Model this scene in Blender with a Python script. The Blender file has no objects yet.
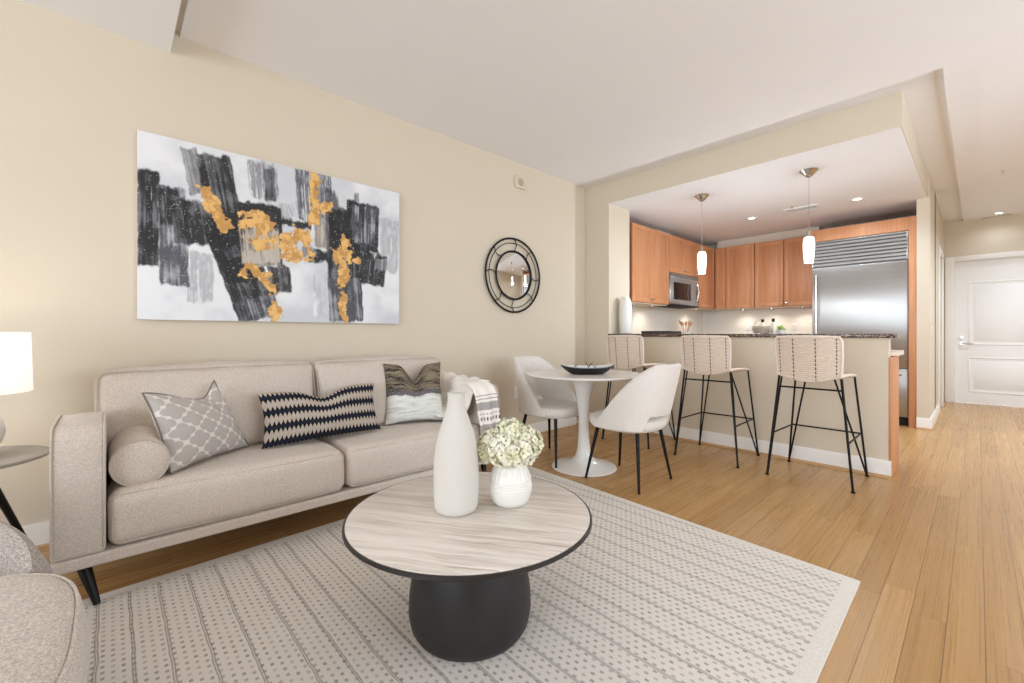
import bpy, bmesh, math, random
from mathutils import Vector, Matrix, noise as mnoise
random.seed(7)
S = bpy.context.scene
COL = S.collection
PI = math.pi

# ------------------------------------------------------------------ camera, world, light, exposure
TH = math.atan2(466, 432)
cam = bpy.data.objects.new('camera', bpy.data.cameras.new('camera'))
COL.objects.link(cam)
cam.location = (0, 0, 1.05)
cam.rotation_euler = (PI / 2, 0, TH)
cam.data.sensor_width = 36
cam.data.lens = 432 / 1024 * 36
cam.data.shift_y = -(341.5 - 334) / 1024
cam.data.clip_start = 0.02
S.camera = cam
S.view_settings.view_transform = 'Standard'
S.view_settings.look = 'None'
S.view_settings.gamma = 1
S.view_settings.use_curve_mapping = False
S.view_settings.exposure = 0.0
S.cycles.use_denoising = True
S.cycles.max_bounces = 10
S.cycles.diffuse_bounces = 6
S.cycles.sample_clamp_indirect = 6

W = bpy.data.worlds.new('world')
S.world = W
W.use_nodes = True
W.node_tree.nodes['Background'].inputs[0].default_value = (0.85, 0.93, 1.0, 1)
W.node_tree.nodes['Background'].inputs[1].default_value = 2.2


def area_light(name, loc, rot, sx, sy, power, col=(1, 1, 1)):
    d = bpy.data.lights.new(name, 'AREA')
    d.shape = 'RECTANGLE'
    d.size, d.size_y, d.energy, d.color = sx, sy, power, col
    o = bpy.data.objects.new(name, d)
    COL.objects.link(o)
    o.location, o.rotation_euler = loc, rot
    return o


# daylight through the two windows behind and beside the camera
area_light('daylight_back', (-0.6, -4.16, 1.5), (PI / 2 + .30, 0, 0), 4.2, 1.95, 155, (.84, .94, 1.06))
area_light('daylight_side', (2.56, 2.7, 1.5), (PI / 2 + .30, 0, PI / 2), 4.2, 1.9, 72, (.84, .94, 1.07))


# ------------------------------------------------------------------ node helpers
def lin(c):
    def f(x):
        x /= 255.
        return x / 12.92 if x <= .04045 else ((x + .055) / 1.055) ** 2.4
    return (f(c[0]), f(c[1]), f(c[2]), 1)


class NT:
    def __init__(s, name, rough=.6, metal=0., base=None, spec=.5):
        s.mat = bpy.data.materials.new(name)
        s.mat.use_nodes = True
        s.t = s.mat.node_tree
        s.b = s.t.nodes['Principled BSDF']
        s.b.inputs['Roughness'].default_value = rough
        s.b.inputs['Metallic'].default_value = metal
        s.b.inputs['Specular IOR Level'].default_value = spec
        if base:
            s.b.inputs['Base Color'].default_value = lin(base)

    def n(s, typ, **kw):
        x = s.t.nodes.new(typ)
        for k, v in kw.items():
            setattr(x, k, v)
        return x

    def put(s, sock, v):
        if isinstance(v, bpy.types.NodeSocket):
            s.t.links.new(v, sock)
        else:
            sock.default_value = v

    def m(s, op, a, b=None, c=None):
        x = s.n('ShaderNodeMath', operation=op)
        for i, v in enumerate((a, b, c)):
            if v is not None:
                s.put(x.inputs[i], v)
        return x.outputs[0]

    def coord(s, which='Object'):
        return s.n('ShaderNodeTexCoord').outputs[which]

    def sep(s, v):
        x = s.n('ShaderNodeSeparateXYZ')
        s.put(x.inputs[0], v)
        return x.outputs

    def comb(s, a=0., b=0., c=0.):
        x = s.n('ShaderNodeCombineXYZ')
        for i, v in enumerate((a, b, c)):
            s.put(x.inputs[i], v)
        return x.outputs[0]

    def scale(s, v, k):
        x = s.n('ShaderNodeVectorMath', operation='MULTIPLY')
        s.put(x.inputs[0], v)
        s.put(x.inputs[1], k)
        return x.outputs[0]

    def noise(s, v, sc=5., det=3., rough=.5, dist=0.):
        x = s.n('ShaderNodeTexNoise')
        s.put(x.inputs['Vector'], v)
        x.inputs['Scale'].default_value = sc
        x.inputs['Detail'].default_value = det
        x.inputs['Roughness'].default_value = rough
        x.inputs['Distortion'].default_value = dist
        return x.outputs['Fac']

    def white(s, v):
        x = s.n('ShaderNodeTexWhiteNoise', noise_dimensions='3D')
        s.put(x.inputs['Vector'], v)
        return x.outputs['Value']

    def vor(s, v, sc, feature='F1', out='Distance'):
        x = s.n('ShaderNodeTexVoronoi', feature=feature)
        s.put(x.inputs['Vector'], v)
        x.inputs['Scale'].default_value = sc
        return x.outputs[out]

    def sstep(s, v, a, b, lo=0., hi=1.):
        x = s.n('ShaderNodeMapRange', interpolation_type='SMOOTHSTEP')
        s.put(x.inputs[0], v)
        for i, q in enumerate((a, b, lo, hi)):
            s.put(x.inputs[i + 1], q)
        return x.outputs[0]

    def mix(s, f, a, b):
        x = s.n('ShaderNodeMix', data_type='RGBA')
        s.put(x.inputs[0], f)
        s.put(x.inputs[6], a)
        s.put(x.inputs[7], b)
        return x.outputs[2]

    def col(s, v):
        s.put(s.b.inputs['Base Color'], v)
        return s

    def bump(s, h, strength=.3, dist=.01):
        x = s.n('ShaderNodeBump')
        x.inputs['Strength'].default_value = strength
        x.inputs['Distance'].default_value = dist
        s.put(x.inputs['Height'], h)
        s.t.links.new(x.outputs[0], s.b.inputs['Normal'])
        return s


def plain(name, c, rough=.5, metal=0., var=.04, sc=30., spec=.5, bmp=0.):
    """one colour with a slight procedural mottling"""
    t = NT(name, rough, metal, spec=spec)
    n = t.noise(t.coord(), sc, 3)
    a = tuple(max(0, x * (1 - var)) for x in c)
    b = tuple(min(255, x * (1 + var)) for x in c)
    t.col(t.mix(n, lin(a), lin(b)))
    if bmp:
        t.bump(n, bmp, .004)
    return t.mat


def fabric(name, c, var=.12, sc=520., dark=None):
    t = NT(name, .95, spec=.15)
    p = t.coord()
    n1 = t.noise(t.scale(p, (1, 1, .35)), sc, 2, .7)
    n2 = t.noise(t.scale(p, (.35, .35, 1)), sc, 2, .7)
    n = t.m('MULTIPLY', t.m('ADD', n1, n2), .5)
    big = t.noise(p, 9, 2)
    a = dark or tuple(x * (1 - var) for x in c)
    b = tuple(min(255, x * (1 + var * .7)) for x in c)
    f = t.sstep(n, .36, .64)
    cc = t.mix(f, lin(a), lin(b))
    cc = t.mix(t.m('MULTIPLY', big, .18), cc, lin(tuple(x * .92 for x in c)))
    t.col(cc).bump(n, .35, .003)
    t.b.inputs['Sheen Weight'].default_value = .15
    return t.mat


M = {}
M['wall'] = plain('wall_paint_beige', (214, 203, 184), .85, 0, .008, 4, .2)
M['ceil'] = plain('ceiling_paint', (237, 236, 236), .9, 0, .006, 4, .2)
M['ceil_k'] = plain('kitchen_ceiling_paint', (236, 236, 237), .9, 0, .006, 4, .2)
M['trim'] = plain('trim_white', (236, 233, 228), .45, 0, .008, 8, .4)
M['door'] = plain('door_white', (236, 235, 233), .4, 0, .008, 8, .4)
M['white'] = plain('white_plastic', (235, 233, 228), .4, 0, .01)
M['black'] = plain('black_metal', (8, 8, 9), .5, 0, .1, 60, .3)
M['blackwood'] = plain('black_lacquer', (8, 8, 9), .4, 0, .1, 60, .3)
M['chrome'] = plain('brushed_nickel', (200, 198, 194), .25, 1., .04, 60)
M['tulip'] = plain('white_gloss_lacquer', (230, 227, 222), .2, 0, .008, 10)
M['ceramic'] = plain('matte_white_ceramic', (208, 204, 197), .7, 0, .012, 60, .3, .05)
M['glaze'] = plain('white_glaze', (232, 231, 224), .3, 0, .012, 40)
M['sofa'] = fabric('sofa_linen', (206, 194, 182), .13, 480)
M['sofa_pipe'] = fabric('sofa_piping', (190, 178, 166), .10, 480)
M['chair'] = fabric('dining_boucle', (226, 220, 213), .06, 420)
M['arm'] = fabric('armchair_seat_tweed', (206, 196, 186), .16, 380)
M['arm_shaded'] = fabric('armchair_tweed_shaded', (166, 156, 148), .26, 330)  # darker copy of the seat tweed: the shell's shade is put into its colour
M['rope'] = plain('woven_rope_cream', (226, 211, 196), .85, 0, .08, 90, .2)
M['cordgap'] = plain('dark_wire', (70, 62, 56), .6)
M['coffee_base'] = plain('dark_cast_base', (34, 32, 31), .5, 0, .35, 9, .4, .12)
M['coffee_rim'] = plain('dark_bronze_rim', (44, 41, 39), .4, .3, .1, 30)
M['side_top'] = plain('grey_wood_top', (140, 134, 128), .35, 0, .1, 12)
M['dark'] = plain('dark_gap', (28, 27, 27), .7)
M['mirror'] = NT('mirror_glass', .02, 1., (225, 225, 226)).mat
M['glass_dark'] = plain('dark_glass', (24, 24, 26), .08, 0, .02)
M['leaf'] = plain('leaf_green', (122, 150, 84), .6, 0, .2, 40)
M['stem'] = plain('stem_green', (110, 130, 70), .6)
M['wood_spoon'] = plain('spoon_wood', (196, 140, 96), .6)
M['basket'] = plain('basket_grey', (176, 164, 150), .8, 0, .3, 90)
M['bowl_out'] = plain('black_bowl', (18, 18, 19), .4)
M['bowl_in'] = plain('bowl_white_inside', (222, 222, 220), .35)
M['bottle'] = plain('clear_soap_bottle', (225, 222, 205), .15)
M['shoe_mold'] = plain('oak_shoe_mold', (186, 146, 100), .45)
M['daylight_frame'] = M['trim']


def emis(name, c, k, base=(240, 238, 232)):
    t = NT(name, .5, 0, base)
    t.b.inputs['Emission Color'].default_value = lin(c)
    t.b.inputs['Emission Strength'].default_value = k
    return t.mat


M['glow'] = emis('lit_glass', (255, 240, 222), 2.2)
M['lens'] = emis('lit_lens', (255, 246, 232), 9.)
M['shade'] = emis('lit_drum_shade', (255, 247, 238), .62)


def mk_floor():
    t = NT('bamboo_planks', .3, spec=.4)
    x, y, z = t.sep(t.coord())
    u = t.m('DIVIDE', t.m('ADD', x, .25), .0945)
    iu = t.m('FLOOR', u)
    fu = t.m('FRACT', u)
    r = t.white(t.comb(iu, 3.3, 0.))
    v = t.m('ADD', t.m('DIVIDE', y, 1.75), t.m('MULTIPLY', r, 7.))
    iv = t.m('FLOOR', v)
    fv = t.m('FRACT', v)
    pid = t.white(t.comb(iu, iv, 1.7))
    strip = t.white(t.comb(t.m('FLOOR', t.m('MULTIPLY', fu, 5.)), t.m('ADD', iu, 31.), iv))
    grain = t.noise(t.comb(t.m('MULTIPLY', x, 170.), t.m('MULTIPLY', y, 1.3), t.m('MULTIPLY', pid, 40.)), 1., 3, .6)
    knuck = t.noise(t.comb(t.m('MULTIPLY', x, 60.), t.m('MULTIPLY', y, 22.), pid), 1., 3, .6)
    grain = t.sstep(grain, .22, .78)
    f = t.m('ADD', t.m('ADD', t.m('MULTIPLY', pid, .24), t.m('MULTIPLY', strip, .1)),
            t.m('ADD', t.m('MULTIPLY_ADD', grain, .2, .1), t.m('MULTIPLY', knuck, .18)))
    c = t.mix(f, lin((144, 101, 53)), lin((207, 167, 111)))
    e = t.m('MULTIPLY', t.m('MINIMUM', fu, t.m('SUBTRACT', 1., fu)), .0945)
    e2 = t.m('MULTIPLY', t.m('MINIMUM', fv, t.m('SUBTRACT', 1., fv)), 1.75)
    seam = t.m('MAXIMUM', t.sstep(e, .0006, .0017, 1., 0.), t.m('MULTIPLY', t.sstep(e2, .0008, .002, 1., 0.), .6))
    c = t.mix(t.m('MULTIPLY', seam, .8), c, lin((84, 54, 28)))
    t.col(c)
    t.put(t.b.inputs['Roughness'], t.m('ADD', .24, t.m('MULTIPLY', grain, .12)))
    return t.mat


M['floor'] = mk_floor()


def wood(name, a, b, rough=.4, axis=2, sc=1.):
    t = NT(name, rough, spec=.4)
    k = [46., 46., 46.]
    k[axis] = 2.2
    p = t.scale(t.coord(), tuple(q * sc for q in k))
    g = t.noise(p, 1., 5, .65, .4)
    k2 = [5., 5., 5.]
    k2[axis] = .6
    g2 = t.noise(t.scale(t.coord(), tuple(k2)), 1., 2)
    f = t.m('ADD', t.m('MULTIPLY', g, .6), t.m('MULTIPLY', g2, .4))
    t.col(t.mix(t.sstep(f, .3, .7), lin(a), lin(b)))
    return t.mat


M['cherry'] = wood('cherry_veneer', (186, 126, 84), (210, 152, 110))
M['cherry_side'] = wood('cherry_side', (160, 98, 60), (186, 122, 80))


def mk_granite():
    t = NT('brown_granite', .18)
    v = t.vor(t.coord(), 150, 'F1', 'Color')
    g = t.sep(v)[0]
    n = t.noise(t.coord(), 60, 3)
    c = t.mix(t.sstep(g, .3, .5), lin((38, 30, 28)), lin((104, 80, 66)))
    c = t.mix(t.sstep(g, .78, .86), c, lin((182, 160, 142)))
    t.col(t.mix(t.m('MULTIPLY', n, .35), c, lin((52, 42, 40))))
    return t.mat


M['granite'] = mk_granite()


def mk_stone():
    t = NT('cream_stone_backsplash', .4)
    n = t.noise(t.coord(), 3, 4)
    t.col(t.mix(n, lin((226, 218, 202)), lin((240, 234, 222))))
    return t.mat


M['splash'] = mk_stone()


def mk_steel():
    t = NT('brushed_steel', .28, 1.)
    n = t.noise(t.scale(t.coord(), (2., 2., 380.)), 1., 3)
    t.col(t.mix(n, lin((160, 159, 156)), lin((190, 189, 186))))
    t.put(t.b.inputs['Roughness'], t.m('ADD', .36, t.m('MULTIPLY', n, .12)))
    t.b.inputs['Anisotropic'].default_value = .85
    tn = t.n('ShaderNodeTangent', direction_type='RADIAL', axis='Z')
    t.t.links.new(tn.outputs[0], t.b.inputs['Tangent'])
    return t.mat


M['steel'] = mk_steel()


def mk_marble():
    t = NT('travertine_top', .32, spec=.45)
    x, y, z = t.sep(t.coord())
    # veins run along the photo's horizontal: local axis (0.68, 0.73)
    a = t.m('ADD', t.m('MULTIPLY', x, .82), t.m('MULTIPLY', y, .57))
    b = t.m('SUBTRACT', t.m('MULTIPLY', y, .82), t.m('MULTIPLY', x, .57))
    w = t.noise(t.comb(t.m('MULTIPLY', a, 3.), t.m('MULTIPLY', b, 3.), 0.), 1., 3)
    b2 = t.m('ADD', b, t.m('MULTIPLY', w, .05))
    n1 = t.noise(t.comb(t.m('MULTIPLY', a, 2.), t.m('MULTIPLY', b2, 34.), 4.), 1., 5, .65)
    n2 = t.noise(t.comb(t.m('MULTIPLY', a, 5.), t.m('MULTIPLY', b2, 90.), 9.), 1., 4, .6)
    c = t.mix(t.sstep(n1, .32, .62), lin((190, 177, 165)), lin((222, 213, 203)))
    c = t.mix(t.sstep(n2, .54, .68, 0., .75), c, lin((160, 144, 132)))
    big = t.noise(t.comb(t.m('MULTIPLY', a, 1.5), t.m('MULTIPLY', b2, 5.), 2.), 1., 2)
    c = t.mix(t.sstep(n1, .6, .75), c, lin((236, 230, 221)))
    c = t.mix(t.m('MULTIPLY', t.sstep(big, .42, .68), .5), c, lin((230, 223, 213)))
    t.col(c)
    return t.mat


M['marble'] = mk_marble()


def mk_rug():
    t = NT('woven_rug', .95, spec=.1)
    x, y, z = t.sep(t.coord())
    # irregular stripes across the rug
    wob = t.m('MULTIPLY', t.noise(t.comb(t.m('MULTIPLY', x, 9.), t.m('MULTIPLY', y, 3.), 0.), 1., 2), .014)
    yy = t.m('ADD', y, wob)
    u = t.m('DIVIDE', yy, .098)
    iu = t.m('FLOOR', u)
    fu = t.m('FRACT', u)
    off = t.m('MULTIPLY_ADD', t.white(t.comb(iu, 5., 2.)), .3, .35)
    d = t.m('MULTIPLY', t.m('ABSOLUTE', t.m('SUBTRACT', fu, off)), .098)
    d2 = t.m('ABSOLUTE', t.m('SUBTRACT', d, .0032))
    yarn = t.noise(t.comb(t.m('MULTIPLY', x, 70.), t.m('MULTIPLY', y, 260.), 0.), 1., 2)
    line = t.m('MULTIPLY', t.sstep(d2, .0012, .003, 1., 0.), t.sstep(yarn, .2, .6, .45, 1.))
    # staggered dashes
    r = t.m('DIVIDE', y, .0245)
    ir = t.m('FLOOR', r)
    fr = t.m('FRACT', r)
    q = t.m('ADD', t.m('DIVIDE', x, .0315), t.m('MULTIPLY', t.m('MODULO', ir, 2.), .5))
    iq = t.m('FLOOR', q)
    fq = t.m('FRACT', q)
    dx = t.m('ABSOLUTE', t.m('SUBTRACT', fq, .5))
    dy = t.m('ABSOLUTE', t.m('SUBTRACT', fr, .5))
    rnd = t.white(t.comb(iq, ir, 8.))
    dash = t.m('MULTIPLY', t.m('MULTIPLY', t.sstep(dx, .17, .25, 1., 0.), t.sstep(dy, .14, .25, 1., 0.)),
               t.m('MULTIPLY_ADD', rnd, .55, .4))
    weave = t.noise(t.scale(t.coord(), (300., 300., 1.)), 1., 2)
    c = t.mix(weave, lin((214, 207, 198)), lin((234, 228, 220)))
    c = t.mix(t.m('MULTIPLY', dash, .8), c, lin((136, 126, 118)))
    c = t.mix(t.m('MULTIPLY', line, .75), c, lin((138, 130, 123)))
    t.col(c).bump(t.m('SUBTRACT', weave, t.m('MULTIPLY', line, .8)), .3, .004)
    return t.mat


M['rug'] = mk_rug()
M['rug_edge'] = fabric('rug_binding', (224, 218, 209), .06, 300)


def uvsep(t):
    return t.sep(t.coord('UV'))


def mk_trellis():
    t = NT('trellis_print', .9, spec=.15)
    u, v, _ = uvsep(t)
    n = 3.5

    def quat(uu, vv):
        px = t.m('ABSOLUTE', t.m('SUBTRACT', t.m('FRACT', uu), .5))
        py = t.m('ABSOLUTE', t.m('SUBTRACT', t.m('FRACT', vv), .5))
        def ln(ax, ay):
            a = t.m('SUBTRACT', px, ax)
            b = t.m('SUBTRACT', py, ay)
            return t.m('SQRT', t.m('ADD', t.m('MULTIPLY', a, a), t.m('MULTIPLY', b, b)))
        c1 = t.m('SUBTRACT', ln(.215, 0.), .195)
        c2 = t.m('SUBTRACT', ln(0., .215), .195)
        return t.m('MINIMUM', t.m('MINIMUM', c1, c2), t.m('SUBTRACT', ln(0., 0.), .2))
    U = t.m('MULTIPLY', u, n)
    V = t.m('MULTIPLY', v, n)
    d = t.m('MINIMUM', quat(U, V), quat(t.m('ADD', U, .5), t.m('ADD', V, .5)))
    f = t.sstep(d, -.022, .004)
    nz = t.noise(t.coord(), 300, 2)
    c = t.mix(f, lin((186, 179, 174)), lin((226, 221, 214)))
    c = t.mix(t.m('MULTIPLY', nz, .15), c, lin((170, 165, 165)))
    t.col(c).bump(nz, .2, .002)
    return t.mat


def mk_spike():
    t = NT('spike_stripe_weave', .95, spec=.1)
    u, v, _ = uvsep(t)
    V = t.m('ADD', t.m('MULTIPLY', v, 3.6), .32)
    fv = t.m('ABSOLUTE', t.m('SUBTRACT', t.m('FRACT', V), .5))      # 0 mid band, .5 between
    row = t.m('FLOOR', t.m('MULTIPLY', V, 2.))
    U = t.m('MULTIPLY', u, 30.)
    tooth = t.m('ABSOLUTE', t.m('MULTIPLY', t.m('SUBTRACT', t.m('FRACT', U), .5), 2.))
    edge = t.m('MULTIPLY_ADD', t.m('POWER', tooth, 1.5), .29, .12)
    f = t.sstep(t.m('SUBTRACT', fv, edge), -.03, .03)
    nz = t.noise(t.coord(), 240, 2)
    dk = t.mix(t.sstep(fv, .05, .16), lin((34, 38, 50)), lin((28, 26, 28)))
    c = t.mix(f, dk, t.mix(nz, lin((150, 138, 128)), lin((200, 188, 174))))
    t.col(c).bump(nz, .4, .003)
    return t.mat


def mk_marl():
    t = NT('marled_stripe', .95, spec=.1)
    u, v, _ = uvsep(t)
    wob = t.m('MULTIPLY', t.noise(t.comb(t.m('MULTIPLY', u, 9.), t.m('MULTIPLY', v, 4.), 0.), 1., 3), .08)
    vv = t.m('ADD', v, wob)
    n1 = t.noise(t.comb(t.m('MULTIPLY', u, 3.), t.m('MULTIPLY', vv, 30.), 2.), 1., 4, .7)
    n2 = t.noise(t.comb(t.m('MULTIPLY', u, 60.), t.m('MULTIPLY', vv, 60.), 5.), 1., 2)
    c = t.mix(t.sstep(n1, .38, .6), lin((36, 35, 40)), lin((140, 126, 106)))
    c = t.mix(t.sstep(n2, .6, .78), c, lin((178, 166, 146)))
    c = t.mix(t.sstep(vv, .63, .5), c, t.mix(t.sstep(n2, .35, .6), lin((62, 62, 78)), lin((128, 122, 122))))
    w = t.mix(t.sstep(n1, .3, .6), lin((186, 190, 184)), lin((226, 226, 220)))
    c = t.mix(t.sstep(t.m('ADD', vv, t.m('MULTIPLY', n2, .05)), .49, .52), w, c)
    t.col(c).bump(n1, .3, .004)
    return t.mat


def mk_throw():
    t = NT('woven_throw', .95, spec=.1)
    u, v, _ = uvsep(t)

    def band(a, b):
        return t.m('MULTIPLY', t.sstep(v, a - .006, a + .006), t.sstep(v, b - .006, b + .006, 1., 0.))
    nz = t.noise(t.coord(), 200, 2)
    c = t.mix(nz, lin((234, 228, 219)), lin((246, 241, 234)))
    dash = t.sstep(t.m('FRACT', t.m('MULTIPLY', u, 9.)), .45, .55)
    for a, b, col_, dsh in ((.50, .51, (120, 116, 116), 0), (.545, .555, (110, 106, 106), 0), (.59, .67, (150, 145, 144), 0), (.70, .71, (60, 58, 62), 1),
                            (.735, .765, (30, 30, 34), 1), (.80, .86, (150, 146, 146), 0), (.885, .90, (60, 58, 62), 1), (.93, .97, (140, 136, 136), 0)):
        f = band(a, b)
        if dsh:
            f = t.m('MULTIPLY', f, dash)
        c = t.mix(t.m('MULTIPLY', f, .85), c, lin(col_))
    t.col(c).bump(nz, .4, .003)
    return t.mat


M['trellis'] = mk_trellis()
M['spike'] = mk_spike()
M['marl'] = mk_marl()
M['throw'] = mk_throw()
M['cushion_back'] = fabric('cushion_back_cream', (228, 222, 212), .05)


# ------------------------------------------------------------------ mesh builder (world coordinates)
class MB:
    def __init__(s):
        s.bm = bmesh.new()
        s.uv = s.bm.loops.layers.uv.new('UVMap')

    def _hull_box(s, x0, x1, y0, y1, z0, z1):
        v = [s.bm.verts.new((x, y, z)) for z in (z0, z1) for y in (y0, y1) for x in (x0, x1)]
        fs = [(0, 2, 3, 1), (4, 5, 7, 6), (0, 1, 5, 4), (2, 6, 7, 3), (0, 4, 6, 2), (1, 3, 7, 5)]
        return v, [s.bm.faces.new([v[i] for i in f]) for f in fs]

    def box(s, x0, x1, y0, y1, z0, z1, bev=0., seg=2, mi=0):
        x0, x1 = sorted((x0, x1)); y0, y1 = sorted((y0, y1)); z0, z1 = sorted((z0, z1))
        v, f = s._hull_box(x0, x1, y0, y1, z0, z1)
        for q in f:
            q.material_index = mi
        if bev:
            es = list({e for q in f for e in q.edges})
            r = bmesh.ops.bevel(s.bm, geom=es, offset=bev, segments=seg, profile=.5, affect='EDGES')
            for q in r['faces']:
                q.material_index = mi
        return s

    def lathe(s, c, prof, seg=32, mi=0, axis='z', mat=None, rib=None):
        """prof: (radius, height) list; closed at both ends if radius 0"""
        rings = []
        for r, h in prof:
            ring = []
            if r < 1e-6:
                ring = [s.bm.verts.new((0, 0, h))]
            else:
                for i in range(seg):
                    a = 2 * PI * i / seg
                    rr = r * (1 + (rib(i, h) if rib else 0))
                    ring.append(s.bm.verts.new((rr * math.cos(a), rr * math.sin(a), h)))
            rings.append(ring)
        for a, b in zip(rings, rings[1:]):
            for i in range(seg):
                j = (i + 1) % seg
                if len(a) == 1 and len(b) == 1:
                    continue
                if len(a) == 1:
                    f = s.bm.faces.new((a[0], b[j], b[i]))
                elif len(b) == 1:
                    f = s.bm.faces.new((a[i], a[j], b[0]))
                else:
                    f = s.bm.faces.new((a[i], a[j], b[j], b[i]))
                f.material_index = mi
        vs = [v for r in rings for v in r]
        R = Matrix.Identity(4)
        if axis == 'x':
            R = Matrix.Rotation(PI / 2, 4, 'Y')
        elif axis == 'y':
            R = Matrix.Rotation(-PI / 2, 4, 'X')
        T = Matrix.Translation(Vector(c)) @ R
        if mat is not None:
            T = mat
        for v in vs:
            v.co = T @ v.co
        return s

    def tube(s, pts, r, seg=8, closed=False, mi=0, cap=True):
        pts = [Vector(p) for p in pts]
        n = len(pts)
        rad = r if isinstance(r, (list, tuple)) else [r] * n
        rings = []
        up = None
        for i, p in enumerate(pts):
            if closed:
                t = (pts[(i + 1) % n] - pts[i - 1]).normalized()
            else:
                t = (pts[min(i + 1, n - 1)] - pts[max(i - 1, 0)]).normalized()
            if up is None:
                up = Vector((0, 0, 1)) if abs(t.z) < .9 else Vector((1, 0, 0))
            a = up - t * up.dot(t)
            if a.length < 1e-5:
                a = Vector((1, 0, 0)) - t * t.x
            a.normalize()
            up = a
            b = t.cross(a)
            rings.append([s.bm.verts.new(p + (a * math.cos(2 * PI * k / seg) + b * math.sin(2 * PI * k / seg)) * rad[i])
                          for k in range(seg)])
        m = n if closed else n - 1
        for i in range(m):
            A, B = rings[i], rings[(i + 1) % n]
            for k in range(seg):
                j = (k + 1) % seg
                s.bm.faces.new((A[k], A[j], B[j], B[k])).material_index = mi
        if cap and not closed:
            s.bm.faces.new(rings[0][::-1]).material_index = mi
            s.bm.faces.new(rings[-1]).material_index = mi
        return s

    def grid(s, fn, nu, nv, mi=0, flip=False, closeu=False):
        V = [[s.bm.verts.new(fn(i / nu, j / nv)) for j in range(nv + 1)] for i in range(nu + (0 if closeu else 1))]
        L = len(V)
        for i in range(nu):
            for j in range(nv):
                i2 = (i + 1) % L
                q = [V[i][j], V[i2][j], V[i2][j + 1], V[i][j + 1]]
                uv = [(i / nu, j / nv), ((i + 1) / nu, j / nv), ((i + 1) / nu, (j + 1) / nv), (i / nu, (j + 1) / nv)]
                if flip:
                    q.reverse(); uv.reverse()
                f = s.bm.faces.new(q)
                f.material_index = mi
                for l, w in zip(f.loops, uv):
                    l[s.uv].uv = w
        return V

    def prism(s, pts, lo, hi, axis='y', bev=0., seg=2, mi=0):
        """extrude a 2D outline: axis y -> pts are (x,z); axis x -> (y,z); axis z -> (x,y)"""
        def mk(p, h):
            return {'y': (p[0], h, p[1]), 'x': (h, p[0], p[1]), 'z': (p[0], p[1], h)}[axis]
        A = [s.bm.verts.new(mk(p, lo)) for p in pts]
        B = [s.bm.verts.new(mk(p, hi)) for p in pts]
        n = len(pts)
        fs = [s.bm.faces.new(A), s.bm.faces.new(B[::-1])]
        caps = list({e for f in fs for e in f.edges})
        for i in range(n):
            j = (i + 1) % n
            fs.append(s.bm.faces.new((A[j], A[i], B[i], B[j])))
        for f in fs:
            f.material_index = mi
        bmesh.ops.recalc_face_normals(s.bm, faces=fs)
        if bev:
            r = bmesh.ops.bevel(s.bm, geom=caps, offset=bev, segments=seg, profile=.5, affect='EDGES')
            for f in r['faces']:
                f.material_index = mi
        return s

    def rbox(s, x0, x1, y0, y1, z0, z1, r=.04, bulge=(0, 0, 0), wob=0., seed=0, mi=0, nm=10, fn=None, expo=None):
        """soft upholstered box: rounded edges, crowned faces, slight wrinkles"""
        c = Vector(((x0 + x1) / 2, (y0 + y1) / 2, (z0 + z1) / 2))
        h = Vector(((x1 - x0) / 2, (y1 - y0) / 2, (z1 - z0) / 2))

        def params(a):
            rr = min(r, a * .99)
            k = 5
            e = [-a + rr * (1 - math.cos(PI / 2 * i / k)) for i in range(k)]
            e = [-a + rr * math.tan(PI / 4 * i / k) for i in range(k)]
            mid = [-(a - rr) + 2 * (a - rr) * i / nm for i in range(nm + 1)]
            return e + mid + [-q for q in reversed(e)]
        P = [params(h[i]) for i in range(3)]
        new = {}

        def vert(p):
            key = tuple(round(q, 5) for q in p)
            if key in new:
                return new[key]
            p = Vector(p)
            inn = Vector([max(-(h[i] - min(r, h[i] * .99)), min(h[i] - min(r, h[i] * .99), p[i])) for i in range(3)])
            d = p - inn
            q = inn + d.normalized() * min(r, *[h[i] * .99 for i in range(3)]) if d.length > 1e-7 else p
            for ax in range(3):
                if bulge[ax]:
                    o = [i for i in range(3) if i != ax]
                    w = 1.
                    for i in o:
                        w *= max(0., 1 - (p[i] / h[i]) ** 2) ** .6
                    q[ax] += bulge[ax] * w * max(-1., min(1., p[ax] / h[ax]))
            q = c + q
            if wob:
                k = mnoise.noise(q * 7 + Vector((seed * 3.1, 0, 0))) * wob
                q += (q - c).normalized() * k
            if fn:
                q = fn(q)
            new[key] = s.bm.verts.new(q)
            return new[key]
        for ax in range(3):
            a, b = [i for i in range(3) if i != ax]
            for sg in (-1, 1):
                for i in range(len(P[a]) - 1):
                    for j in range(len(P[b]) - 1):
                        q = []
                        for (ii, jj) in ((i, j), (i + 1, j), (i + 1, j + 1), (i, j + 1)):
                            p = [0, 0, 0]
                            p[ax] = sg * h[ax]; p[a] = P[a][ii]; p[b] = P[b][jj]
                            q.append(vert(p))
                        if (sg > 0) != (ax != 1):
                            q.reverse()
                        try:
                            s.bm.faces.new(q).material_index = mi
                        except ValueError:
                            pass
        return s

    def rot(s, pivot, M4):
        T = Matrix.Translation(Vector(pivot)) @ M4 @ Matrix.Translation(-Vector(pivot))
        bmesh.ops.transform(s.bm, matrix=T, verts=s.bm.verts)
        return s

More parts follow.
